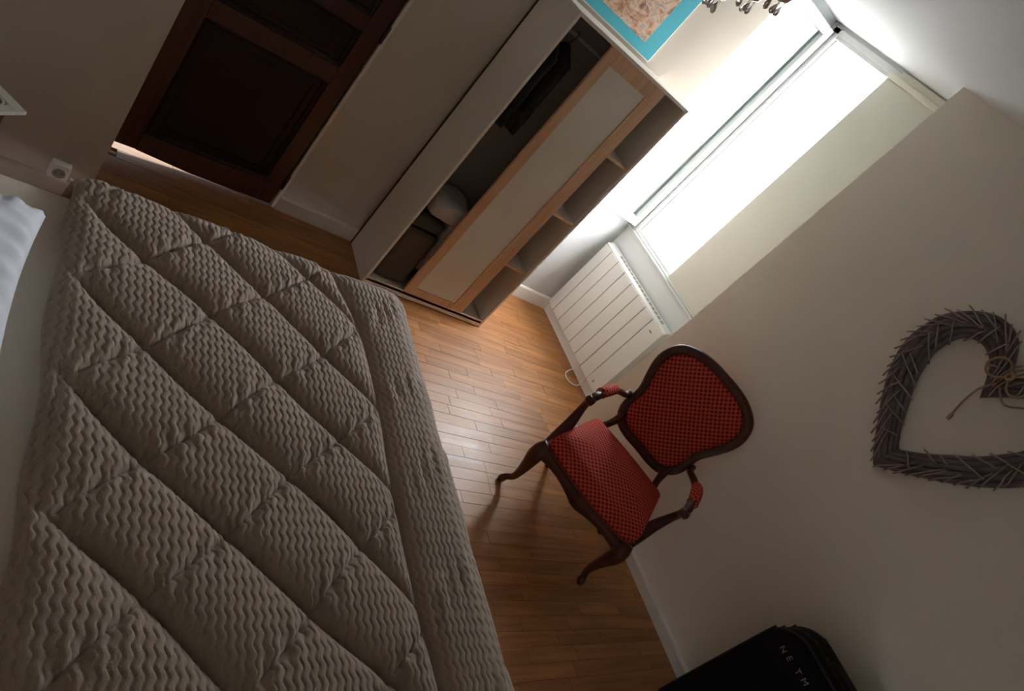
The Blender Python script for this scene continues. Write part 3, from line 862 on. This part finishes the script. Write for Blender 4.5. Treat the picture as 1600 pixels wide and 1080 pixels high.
# ================================================================== HEART
hx, hy = 2.072, -0.03
heart = empty('willow_heart', 'grey willow heart wreath with a twine bow hanging on the wall', 'wreath', (hx, 0.0, 1.60))
ho_ = [(0, 1.258), (0.055, 1.300), (0.15, 1.39), (0.227, 1.468), (0.296, 1.555), (0.343, 1.647), (0.357, 1.743), (0.343, 1.831), (0.287, 1.911), (0.22, 1.955), (0.15, 1.962), (0.09, 1.940), (0.035, 1.885), (0, 1.83)]
hi_ = [(0, 1.372), (0.028, 1.398), (0.075, 1.450), (0.125, 1.515), (0.168, 1.570), (0.202, 1.632), (0.232, 1.705), (0.234, 1.785), (0.206, 1.832), (0.165, 1.848), (0.125, 1.842), (0.085, 1.820), (0.045, 1.775), (0, 1.715)]
def strip_bm(f0, f1, y0, bulge, sgn):
    """bark slat running along the heart between the fractions f0..f1 of its width"""
    A = catmull([(x * sgn, 0, z) for x, z in ho_], 5); B = catmull([(x * sgn, 0, z) for x, z in hi_], 5)
    bm = bmesh.new(); R = []
    n = len(A)
    for i, (a, b) in enumerate(zip(A, B)):
        w1 = 0.10 * math.sin(i * 0.37 + f0 * 9); 
        p0 = a.lerp(b, min(1, max(0, f0 + 0.04 * w1))); p1 = a.lerp(b, min(1, max(0, f1 + 0.05 * w1)))
        pm = p0.lerp(p1, 0.5)
        row = [(p0, y0), (p0.lerp(p1, 0.2), y0 - bulge * 0.8), (pm, y0 - bulge), (p0.lerp(p1, 0.8), y0 - bulge * 0.8), (p1, y0), (pm, y0 + 0.008)]
        R.append([bm.verts.new((p.x, yy, p.z - 1.60)) for p, yy in row])
    for a, b in zip(R, R[1:]):
        for k in range(6): bm.faces.new((a[k], a[(k + 1) % 6], b[(k + 1) % 6], b[k]))
    bm.faces.new(R[0][::-1]); bm.faces.new(R[-1])
    return bm
for sgn in (-1, 1):
    for f0, f1, y0, bl in ((0.0, 0.24, -0.012, 0.012), (0.18, 0.46, -0.020, 0.016), (0.40, 0.66, -0.024, 0.016), (0.60, 0.84, -0.018, 0.016), (0.78, 1.0, -0.012, 0.012)):
        obj('bark_slat', strip_bm(f0, f1, y0, bl, sgn), M['bark'], heart, True)
tw_me = []
for k in range(4):
    rt = random.Random(k)
    b_ = tube_bm([(rt.uniform(-0.004, 0.004) if 0 < q < 3 else 0, rt.uniform(-0.002, 0.002) if 0 < q < 3 else 0, -0.5 + q / 3.0) for q in range(4)], [0.0032, 0.0036, 0.0033, 0.0026], n=6, sub=2)
    # unit-length twig along z, scaled per copy
    me = bpy.data.meshes.new('twig'); b_.to_mesh(me); b_.free(); me.materials.append(M['twig'])
    me.polygons.foreach_set('use_smooth', [True] * len(me.polygons)); tw_me.append(me)
rt = random.Random(11)
def twig(p, q):
    p, q = Vector(p), Vector(q); L_ = (q - p).length
    o = bpy.data.objects.new('twig', rt.choice(tw_me)); COL.objects.link(o); o.parent = heart
    o.location = (p + q) / 2
    o.rotation_mode = 'QUATERNION'
    o.rotation_quaternion = (q - p).to_track_quat('Z', 'Y')
    o.scale = (1.0, 1.0, L_)
def even(pts, n):
    P = catmull(pts, 12); d = [0.0]
    for a, b in zip(P, P[1:]): d.append(d[-1] + (b - a).length)
    out = []; k = 0
    for i in range(n):
        t = d[-1] * i / (n - 1)
        while k < len(P) - 2 and d[k + 1] < t: k += 1
        out.append(P[k].lerp(P[k + 1], (t - d[k]) / max(1e-9, d[k + 1] - d[k])))
    return out
NT_ = 90
for sgn in (-1, 1):
    A = even([(x * sgn, 0, z - 1.60) for x, z in ho_], NT_); B = even([(x * sgn, 0, z - 1.60) for x, z in hi_], NT_)
    for i in range(1, NT_ - 9, 3):
        # outer end pokes past the rim and points back along the band
        j = min(NT_ - 1, i + rt.randint(6, 10))
        a = A[i].lerp(B[i], rt.uniform(-0.13, 0.0)); b = A[j].lerp(B[j], rt.uniform(0.30, 0.70))
        twig((a.x, -0.024 - rt.random() * 0.014, a.z), (b.x, -0.044 - rt.random() * 0.008, b.z))
        if i % 2 == 0:
            j = min(NT_ - 1, i + rt.randint(5, 9))
            a = B[i].lerp(A[i], rt.uniform(-0.14, 0.05)); b = B[j].lerp(A[j], rt.uniform(0.4, 0.95))
            twig((a.x, -0.034, a.z), (b.x, -0.052 - rt.random() * 0.006, b.z))
# twine bow at the notch
def tw(name, pts, r_=0.0045): tube(name, [(x - hx, y, z - 1.60) for x, y, z in pts], r_, M['cord'], heart, n=7)
tw('twine_tail', [(2.075, -0.058, 1.790), (2.058, -0.062, 1.735), (2.064, -0.055, 1.665), (2.078, -0.045, 1.605)], 0.0042)
tw('twine_tail', [(2.09, -0.058, 1.790), (2.15, -0.060, 1.76), (2.20, -0.062, 1.80), (2.235, -0.055, 1.84)], 0.0038)
tw('twine_loop', [(2.083, -0.060, 1.838), (2.05, -0.072, 1.872), (2.012, -0.074, 1.862), (1.998, -0.072, 1.825), (2.020, -0.070, 1.796), (2.052, -0.068, 1.800), (2.083, -0.060, 1.835)], 0.005)
tw('twine_loop', [(2.083, -0.060, 1.838), (2.118, -0.072, 1.87), (2.15, -0.074, 1.858), (2.165, -0.072, 1.82), (2.14, -0.070, 1.795), (2.11, -0.068, 1.802), (2.083, -0.060, 1.835)], 0.005)
tw('twine_knot', [(2.073, -0.064, 1.852), (2.092, -0.068, 1.842), (2.090, -0.066, 1.826), (2.073, -0.064, 1.83), (2.076, -0.07, 1.845)], 0.007)
tw('twine_tassel', [(2.078, -0.045, 1.610), (2.081, -0.045, 1.596), (2.084, -0.045, 1.584)], 0.0075)
for k in range(3):
    tw('twine_band', [(2.058 + 0.014 * k, -0.014, 1.892 - 0.008 * k), (2.058 + 0.014 * k, -0.052, 1.86 - 0.008 * k), (2.060 + 0.012 * k, -0.052, 1.80 - 0.004 * k), (2.062 + 0.012 * k, -0.014, 1.735)], 0.0032)

# ================================================================== BED
base = empty('bed_base', 'fabric covered divan base under the mattress, mostly hidden by the comforter', 'bed', (1.87, -2.66, 0))
box('base_box', -0.70, 0.70, -0.98, 0.98, 0.10, 0.279, M['sheet'], base, 0.02)
for sx in (-0.62, 0.62):
    for sy in (-0.9, 0.9):
        o = obj('leg', lathe_bm([(0.022, 0), (0.03, 0.1)], 14), M['table_dark'], base, True); o.location = (sx, sy, 0)
# mattress in a fitted sheet
BX0, BX1, BY0, BY1 = 1.155, 2.575, -3.64, -1.68
def mattress():
    bm = bmesh.new()
    bmesh.ops.create_cube(bm, size=1.0)
    bmesh.ops.subdivide_edges(bm, edges=list(bm.edges), cuts=31, use_grid_fill=True)
    sx, sy, sz, rn = (BX1 - BX0) / 2, (BY1 - BY0) / 2, 0.11, 0.045
    for v in bm.verts:
        p = v.co * 2
        e = Vector((p.x * sx, p.y * sy, p.z * sz))
        q = Vector((max(-sx + rn, min(sx - rn, e.x)), max(-sy + rn, min(sy - rn, e.y)), max(-sz + rn, min(sz - rn, e.z))))
        dd = e - q
        if dd.length > 1e-9: q += dd.normalized() * rn
        if p.z > 0.9:
            q.z += 0.004 * math.sin(q.y * 23 + 2 * noise.noise(Vector((q.x * 3, q.y * 2, 0)))) * (0.5 + noise.noise(Vector((q.x * 2.2, q.y * 5, 4)))) - 0.002
        v.co = q
    o = obj('mattress', bm, M['sheet'], None, True)
    o.location = ((BX0 + BX1) / 2, (BY0 + BY1) / 2, 0.39)
    tag(o, 'mattress under a cream fitted sheet, bare between pillow and comforter', 'mattress')
mattress()

# comforter ---------------------------------------------------------------
def comforter():
    U0, U1, V0, V1 = 0.955, 2.84, -2.728, -1.42        # flat cloth, metres
    nu, nv = 430, 860
    u = np.linspace(U0, U1, nu); v = np.linspace(V0, V1, nv)
    Ug, Vg = np.meshgrid(u, v)
    # wavy edge of the turned-down top
    t = np.clip((Vg - V0) / 0.2, 0, 1)
    Vw = Vg + (1 - t) * (0.006 * np.sin(Ug * 7.0) + 0.004 * np.sin(Ug * 17 + 1.0))
    # quilting lattice: 45-degree diamonds
    e1 = np.array([0.1592, -0.1635]); e2 = np.array([0.1634, 0.1716]); o0 = np.array([1.0574, -2.2056])
    Mi = np.linalg.inv(np.array([e1, e2]).T)
    wob = 0.010 * np.sin(Ug * 9 + Vg * 5) + 0.008 * np.sin(Vg * 13 - Ug * 4)
    ci = Mi[0, 0] * (Ug - o0[0] + wob) + Mi[0, 1] * (Vg - o0[1])
    cj = Mi[1, 0] * (Ug - o0[0]) + Mi[1, 1] * (Vg - o0[1] + wob)
    di = np.abs(ci - np.round(ci)); dj = np.abs(cj - np.round(cj))    # 0 on a seam, 0.5 mid-cell
    # light comes low from the window; the i-seams read as deep channels, the j-seams as thin stitches
    pi_ = 1 - np.exp(-(di / 0.060) ** 0.95) * 1.0
    pj_ = 1 - np.exp(-(dj / 0.032) ** 1.0) * 0.55
    # along each channel the down-window side swells higher
    fr_ = ci - np.floor(ci)
    skew = 0.20 * np.sin(np.pi * fr_) ** 1.0
    puff = pi_ * pj_ * (0.86 + skew)
    # border beyond the stitched line
    seam = -1.862 + 0.012 * np.sin(Ug * 5.0) + 0.05 * np.clip((1.42 - Ug) / 0.25, 0, 1) ** 1.5 * -1
    ds = Vg - seam
    border = 1 - np.exp(-(np.abs(ds) / 0.03) ** 1.1) * 0.95
    puff = np.where(ds > 0, 0.92, puff) * border
    rngw = np.random.RandomState(4)
    wr_ = np.zeros_like(Ug)
    for k in range(26):
        a = rngw.uniform(0, 2 * math.pi); fq = rngw.uniform(9, 42); ph = rngw.uniform(0, 6.28)
        wr_ += np.sin(fq * (Ug * math.cos(a) + Vg * math.sin(a)) + ph) / fq * 10
    wr_ /= 4.0
    # gathers that run off the j-seams
    gath = np.exp(-(dj / 0.16) ** 2) * np.sin(Vg * 150 + 4 * wr_ + ci * 3) * 0.0036 * np.clip(pi_, 0, 1)
    hd0 = np.clip((Vg - V0 - 0.01) / 0.09, 0, 1)
    sd0 = np.clip((np.minimum(Ug - 1.14, 2.62 - Ug) + 0.04) / 0.10, 0, 1)
    puff = 0.85 + (puff - 0.85) * hd0 * (0.25 + 0.75 * sd0)
    h = 0.020 + 0.039 * puff + 0.0045 * wr_ + gath
    # turned-down head edge thins out to a rolled lip
    hd = np.clip((Vg - V0) / 0.05, 0, 1)
    h = h * (0.55 + 0.45 * np.sqrt(hd))
    # chevron ridges across the whole cloth
    zig = 2 * np.abs(((Ug + 0.010 * np.sin(Vg * 6)) / 0.035) % 1.0 - 0.5) * 2 - 1       # -1..1
    ph = (Vw + 0.0044 * zig + 0.004 * wr_) / 0.0182
    dv = np.abs(ph - np.round(ph))                     # 0 in a valley, 0.5 on a ridge
    rid = (1 - np.exp(-(dv / 0.15) ** 2)) * (0.86 + 0.14 * np.sin(np.pi * dv))
    fade = np.where(np.abs(ds) < 0.006, 0.3, 1.0)
    h = h + 0.0034 * rid * fade - 0.002
    # drape: top plane, rounded shoulders, hanging sides
    ztop = 0.502
    def roll(e, r_):   # e = distance past the start of the curve
        ang = np.clip(e / r_, 0, math.pi / 2)
        out = r_ * np.sin(ang); drop = r_ * (1 - np.cos(ang))
        extra = np.clip(e - r_ * math.pi / 2, 0, None)
        return out, drop + extra, ang
    r_ = 0.085
    uL = BX0 + 0.03; uR = BX1 - 0.03; vF = BY1 - 0.035
    eL = np.clip(uL - Ug, 0, None); eR = np.clip(Ug - uR, 0, None); eF = np.clip(Vw - vF, 0, None)
    oL, dL, aL = roll(eL, r_); oR, dR, aR = roll(eR, r_); oF, dF, aF = roll(eF, r_)
    X = np.clip(Ug, uL, uR) - oL + oR
    Y = np.minimum(Vw, vF) + oF
    dS = dL + dR
    drop = np.sqrt(dS ** 2 + dF ** 2)
    drop = np.maximum(dS, dF) * 0.75 + drop * 0.25
    nx = -np.sin(aL) + np.sin(aR); ny = np.sin(aF)
    nz = np.cos(aL) * np.cos(aR) * np.cos(aF) + 0.05
    ln = np.sqrt(nx ** 2 + ny ** 2 + nz ** 2)
    hang = np.clip(drop / 0.2, 0, 1)
    fold = 0.012 * hang * np.sin(np.where(dF > dS, Ug, Vg) * 19 + 1.3)
    X = X + (h + fold) * nx / ln; Y = Y + (h + fold) * ny / ln; Z = ztop - drop + h * nz / ln
    Z = np.maximum(Z, 0.12)
    co = np.stack([X, Y, Z], -1).reshape(-1, 3)
    idx = np.arange(nu * nv).reshape(nv, nu)
    q = np.stack([idx[:-1, :-1], idx[:-1, 1:], idx[1:, 1:], idx[1:, :-1]], -1).reshape(-1, 4)
    # underside lip along the boundary so that the cloth has thickness
    bnd = np.concatenate([idx[0, :], idx[1:, -1], idx[-1, -2::-1], idx[-2:0:-1, 0]])
    ctr = np.array([(U0 + U1) / 2, (V0 + V1) / 2])
    low = co[bnd].copy()
    nb_ = len(bnd)
    low[:nu, 2] = np.maximum(low[:nu, 2] - 0.030, 0.5015 - np.clip(drop[0, :], 0, None)); low[:nu, 1] += 0.014
    low[nu:, :2] += (np.array([[1.87, -2.3]]) - low[nu:, :2]) * 0.018
    base_i = len(co)
    co = np.concatenate([co, low])
    li = base_i + np.arange(nb_)
    nxt = np.roll(np.arange(nb_), -1)
    q2 = np.stack([bnd[nxt], bnd, li, li[nxt]], -1)
    faces = np.concatenate([q, q2])
    me = bpy.data.meshes.new('comforter')
    me.vertices.add(len(co)); me.vertices.foreach_set('co', co.astype(np.float32).ravel())
    me.loops.add(faces.size); me.loops.foreach_set('vertex_index', faces.astype(np.int32).ravel())
    me.polygons.add(len(faces)); me.polygons.foreach_set('loop_start', (np.arange(len(faces)) * 4).astype(np.int32))
    me.update(calc_edges=True)
    uvl = me.uv_layers.new(name='UVMap')
    uvs = np.concatenate([np.stack([Ug, Vg], -1).reshape(-1, 2), np.stack([Ug, Vg], -1).reshape(-1, 2)[bnd]])
    uvl.data.foreach_set('uv', uvs[faces.ravel()].astype(np.float32).ravel())
    me.validate()
    o = link('comforter', me, M['duvet'], None, True)
    tag(o, 'taupe plush comforter with chevron ridges and diamond quilting spread over the bed', 'comforter')
comforter()

# pillow ------------------------------------------------------------------
def pillow():
    n = 56; a = 0.33; b = 0.30
    top = np.zeros((n, n, 3)); bot = np.zeros((n, n, 3))
    for i in range(n):
        for k in range(n):
            s = -1 + 2 * i / (n - 1); t = -1 + 2 * k / (n - 1)
            e = max(0.0, (1 - s ** 4) * (1 - t ** 4)) ** 0.5
            px = a * s * (1 - 0.07 * (1 - t * t)); py = b * t * (1 - 0.07 * (1 - s * s))
            w = noise.noise(Vector((px * 9, py * 9, 1.0))) * 0.010 + noise.noise(Vector((px * 24, py * 20, 5.0))) * 0.006
            edge = max(abs(s), abs(t))
            pk = 0.006 * math.sin(34 * (s if abs(t) > abs(s) else t)) * max(0, (edge - 0.55) / 0.45) * (1 if edge < 1 else 0.4)
            top[i, k] = (px, py, 0.088 * e + (w + pk) * min(1, e * 2 + 0.25)); bot[i, k] = (px, py, -0.048 * e)
    bm = bmesh.new()
    T_ = [[bm.verts.new(top[i, k]) for k in range(n)] for i in range(n)]
    B_ = [[T_[i][k] if (i in (0, n - 1) or k in (0, n - 1)) else bm.verts.new(bot[i, k]) for k in range(n)] for i in range(n)]
    for i in range(n - 1):
        for k in range(n - 1):
            bm.faces.new((T_[i][k], T_[i + 1][k], T_[i + 1][k + 1], T_[i][k + 1]))
            bm.faces.new((B_[i][k], B_[i][k + 1], B_[i + 1][k + 1], B_[i + 1][k]))
    o = obj('pillow', bm, M['pillow'], None, True)
    o.location = (1.690, -3.080, 0.566); o.rotation_euler = (0, 0, math.radians(-1.5))
    tag(o, 'white pillow lying on the cream sheet at the head of the bed', 'pillow')
pillow()

# ================================================================== SIDE TABLE with carved top
st = empty('side_table', 'small side table with a white carved fretwork top in the gap beside the bed', 'table', (0.86, -3.095, 0), math.radians(45 - 1.5))
hw = 0.17
bm = bmesh.new()
# frame of the top
for (x0, x1, y0, y1) in ((-hw, hw, -hw, -hw + 0.03), (-hw, hw, hw - 0.03, hw), (-hw, -hw + 0.03, -hw + 0.03, hw - 0.03), (hw - 0.03, hw, -hw + 0.03, hw - 0.03)):
    box_bm(x0, x1, y0, y1, 0.488, 0.50, 0.0015, bm=bm)
obj('top_frame', bm, M['fretwork'], st)
box('top_board', -hw + 0.028, hw - 0.028, -hw + 0.028, hw - 0.028, 0.484, 0.491, M['fret_dark'], st)
bm = bmesh.new()
for i in range(5):
    for k in range(5):
        cx2, cy2 = -0.112 + i * 0.056, -0.112 + k * 0.056
        tube_bm([(cx2 + 0.026 * math.cos(a), cy2 + 0.026 * math.sin(a), 0.4955) for a in [2 * math.pi * q / 10 for q in range(10)]], 0.0035, n=5, sub=2, closed=True, bm=bm)
for i in range(6):
    c_ = -0.14 + i * 0.056
    tube_bm([(c_, -0.14, 0.495), (c_, 0.14, 0.495)], 0.003, n=5, sub=1, bm=bm)
    tube_bm([(-0.14, c_, 0.495), (0.14, c_, 0.495)], 0.003, n=5, sub=1, bm=bm)
obj('fretwork', bm, M['fretwork'], st, True)
for sx in (-1, 1):
    for sy in (-1, 1):
        tube('leg', [(sx * 0.13, sy * 0.13, 0.484), (sx * 0.125, sy * 0.125, 0.3), (sx * 0.14, sy * 0.14, 0.0)], [0.016, 0.014, 0.012], M['table_dark'], st)
box('lower_shelf', -0.12, 0.12, -0.12, 0.12, 0.16, 0.175, M['table_dark'], st, 0.002)

# ================================================================== WALL SOCKET
sk = empty('wall_socket', 'white surface-mounted power socket above the baseboard behind the bed', 'socket', (XS, -2.690, 0.108))
bm = box_bm(0.0, 0.036, -0.031, 0.031, -0.031, 0.031, 0.004)
obj('housing', bm, M['plastic_white'], sk)
o = obj('well_rim', lathe_bm([(0.026, 0.0), (0.026, 0.003), (0.021, 0.003), (0.020, 0.0005)], 24), M['plastic_white'], sk, True)
o.rotation_euler = (0, math.radians(90), 0); o.location = (0.0358, 0, -0.002)
o = obj('well', lathe_bm([(0.0205, 0.0), (0.0205, 0.0012), (0.018, 0.0012)], 24), M['fret_dark'], sk, True)
o.rotation_euler = (0, math.radians(90), 0); o.location = (0.0359, 0, -0.002)
for dy in (-0.009, 0.009):
    o = obj('pin_hole', lathe_bm([(0.003, 0), (0.003, 0.0018)], 10), M['plastic_dark'], sk, True)
    o.rotation_euler = (0, math.radians(90), 0); o.location = (0.0362, dy, -0.002)
cb = tube('socket_cable', [(XS + 0.020, -2.652, 0.090), (XS + 0.022, -2.63, 0.082), (XS + 0.022, -2.606, 0.078), (XS + 0.022, -2.590, 0.076)], 0.005, M['cable'], None, n=8)
tag(cb, 'short white cable leaving the wall socket along the baseboard', 'cable')

# ================================================================== PICTURE above the wardrobe
pc = empty('picture', 'unframed picture with a broad turquoise border hanging above the wardrobe', 'picture', (0.0, -0.78, 2.0))
PY0, PY1, PZ0, PZ1 = -1.42, -0.618, 1.680, 2.24
t0 = math.radians(-1.0)
def pb(name, y0, y1, z0, z1, x0, x1, mat, bev=0.001): return box(name, x0, x1, y0 + 0.78, y1 + 0.78, z0 - 2.0, z1 - 2.0, mat, pc, bev)
pb('backing', PY0 - 0.006, PY1 + 0.006, PZ0 - 0.006, PZ1 + 0.006, 0.001, 0.010, M['white_edge'])
pb('border', PY0, PY1, PZ0, PZ1, 0.0102, 0.0125, M['turq'], 0.0005)
pb('print', PY0 + 0.09, PY1 - 0.095, PZ0 + 0.050, PZ1 - 0.07, 0.0126, 0.014, M['print'], 0.0)

# ================================================================== CHANDELIER (its lowest drops dip into view)
cd = empty('chandelier', 'crystal chandelier with pinkish glass cups and hanging drops below the ceiling', 'chandelier', (1.14, -1.42, 2.5))
obj('canopy', lathe_bm([(0.055, 0.0), (0.05, -0.02), (0.02, -0.035), (0.008, -0.04)], 24), M['chrome'], cd, True)
tube('stem', [(0, 0, -0.035), (0, 0, -0.30)], 0.006, M['chrome'], cd, sub=1)
obj('bowl', lathe_bm([(0.012, -0.28), (0.05, -0.30), (0.06, -0.325), (0.035, -0.35), (0.012, -0.36)], 24), M['pink_glass'], cd, True)
cl = [(1.03, -1.40, 1.992), (1.150, -1.40, 2.046), (1.248, -1.40, 2.088), (1.05, -1.52, 2.09), (1.20, -1.54, 2.12)]
def drop(parent, p, s=1.0):
    o = obj('crystal_drop', lathe_bm([(0.001, 0.016 * s), (0.0035 * s, 0.009 * s), (0.0085 * s, -0.004 * s), (0.0075 * s, -0.010 * s), (0.001, -0.0145 * s)], 10), M['crystal'], parent)
    o.location = p
    return o
for q, (x, y, z) in enumerate(cl):
    x -= 1.14; y += 1.42; z -= 2.5
    tube('arm', [(0, 0, -0.30), (x * 0.5, y * 0.5, -0.33 + 0.02 * (q % 2)), (x, y, z + 0.075), (x, y, z + 0.05)], 0.004, M['chrome'], cd)
    cup = obj('glass_cup', lathe_bm([(0.008, 0.050), (0.022, 0.036), (0.030, 0.018), (0.026, 0.004), (0.012, -0.004), (0.004, -0.006)], 14), M['pink_glass'], cd, True)
    cup.location = (x, y, z + 0.004)
    for k in range(5):
        a = 2 * math.pi * k / 5 + q
        rr = 0.020
        dd = drop(cd, (x + rr * math.cos(a), y + rr * math.sin(a), z - 0.022 - 0.004 * (k % 2)))
        tube('drop_link', [(x + rr * math.cos(a), y + rr * math.sin(a), z + 0.006), (x + rr * math.cos(a), y + rr * math.sin(a), z - 0.008)], 0.0012, M['chrome'], cd, n=5, sub=1)

# ================================================================== BLACK CASE with white letters
bgx0, bgx1, bgy0, bgy1, bgz = 2.46, 3.02, -0.300, -0.075, 0.735
sc2 = empty('travel_case', 'black fabric travel case with white letters standing against the wall', 'suitcase', ((bgx0 + bgx1) / 2, (bgy0 + bgy1) / 2, 0))
def rrect(w, h, r_, n=8):
    pts = []
    for cx3, cz3, a0 in ((w - r_, h - r_, 0), (-w + r_, h - r_, 90), (-w + r_ * 0.5, 0.03 + r_ * 0.5, 180), (w - r_ * 0.5, 0.03 + r_ * 0.5, 270)):
        rr = r_ if a0 < 180 else r_ * 0.5
        for k in range(n + 1):
            a = math.radians(a0 + 90 * k / n)
            pts.append((cx3 + rr * math.cos(a), cz3 + rr * math.sin(a)))
    return pts
w_, d_ = (bgx1 - bgx0) / 2, (bgy1 - bgy0) / 2
loops = []
for yy, s in ((-d_, 0.90), (-d_ , 0.955), (-d_ + 0.012, 0.99), (-d_ + 0.03, 1.0), (d_ - 0.03, 1.0), (d_ - 0.01, 0.98), (d_, 0.95)):
    loops.append([(x * s, yy, 0.03 + (z - 0.03) * (0.5 + 0.5 * s) if z < 0.1 else z * s + (1 - s) * 0.0) for x, z in rrect(w_, bgz, 0.125)])
obj('shell', loft_bm(loops), M['bag_black'], sc2, True)
pts = rrect(w_, bgz, 0.125, 5)
for yy in (-d_ + 0.024, d_ - 0.02):
    tube('piping', [(x * 1.0, yy, z) for x, z in pts], 0.006, M['bag_trim'], sc2, n=7, sub=2, closed=True)
tube('zip', [(x * 1.003, -0.01, z + 0.001) for x, z in pts], 0.004, M['bag_trim'], sc2, n=6, sub=2, closed=True)
tube('handle', [(-0.09, 0, bgz - 0.004), (-0.085, 0, bgz + 0.022), (0, 0, bgz + 0.03), (0.085, 0, bgz + 0.022), (0.09, 0, bgz - 0.004)], 0.009, M['bag_trim'], sc2, n=8)
for k, xx in enumerate((-w_ + 0.066, -w_ + 0.10, -w_ + 0.165)):
    o = obj('zip_pull', box_bm(-0.008, 0.008, -0.012, 0.012, 0.0, 0.007, 0.002), M['bag_trim'], sc2); o.location = (xx, -0.01, bgz - (0.018 if k == 0 else 0.003 if k == 1 else 0.0))
for sx in (-1, 1):
    for sy in (-1, 1):
        o = obj('wheel', lathe_bm([(0.012, -0.012), (0.018, -0.009), (0.018, 0.009), (0.012, 0.012)], 16), M['bag_trim'], sc2, True)
        o.rotation_euler = (0, math.radians(90), 0); o.location = (sx * (w_ - 0.07), sy * (d_ - 0.05), 0.018)
for k, chx in enumerate('NETM'):
    cu = bpy.data.curves.new('lettering', 'FONT'); cu.body = chx; cu.size = 0.033; cu.extrude = 0.0006; cu.align_x = 'CENTER'; cu.align_y = 'CENTER'
    tmp_o = bpy.data.objects.new('tmp', cu); COL.objects.link(tmp_o)
    dg = bpy.context.evaluated_depsgraph_get()
    me = bpy.data.meshes.new_from_object(tmp_o.evaluated_get(dg), depsgraph=dg)
    bpy.data.objects.remove(tmp_o); bpy.data.curves.remove(cu)
    o = link('lettering', me, M['letter'], sc2)
    o.location = (2.545 + (0.0, 0.035, 0.085, 0.122)[k] - (bgx0 + bgx1) / 2, -d_ - 0.0012, 0.652 + 0.004 * k - 0.002)
    o.rotation_euler = (math.radians(90), 0, 0)
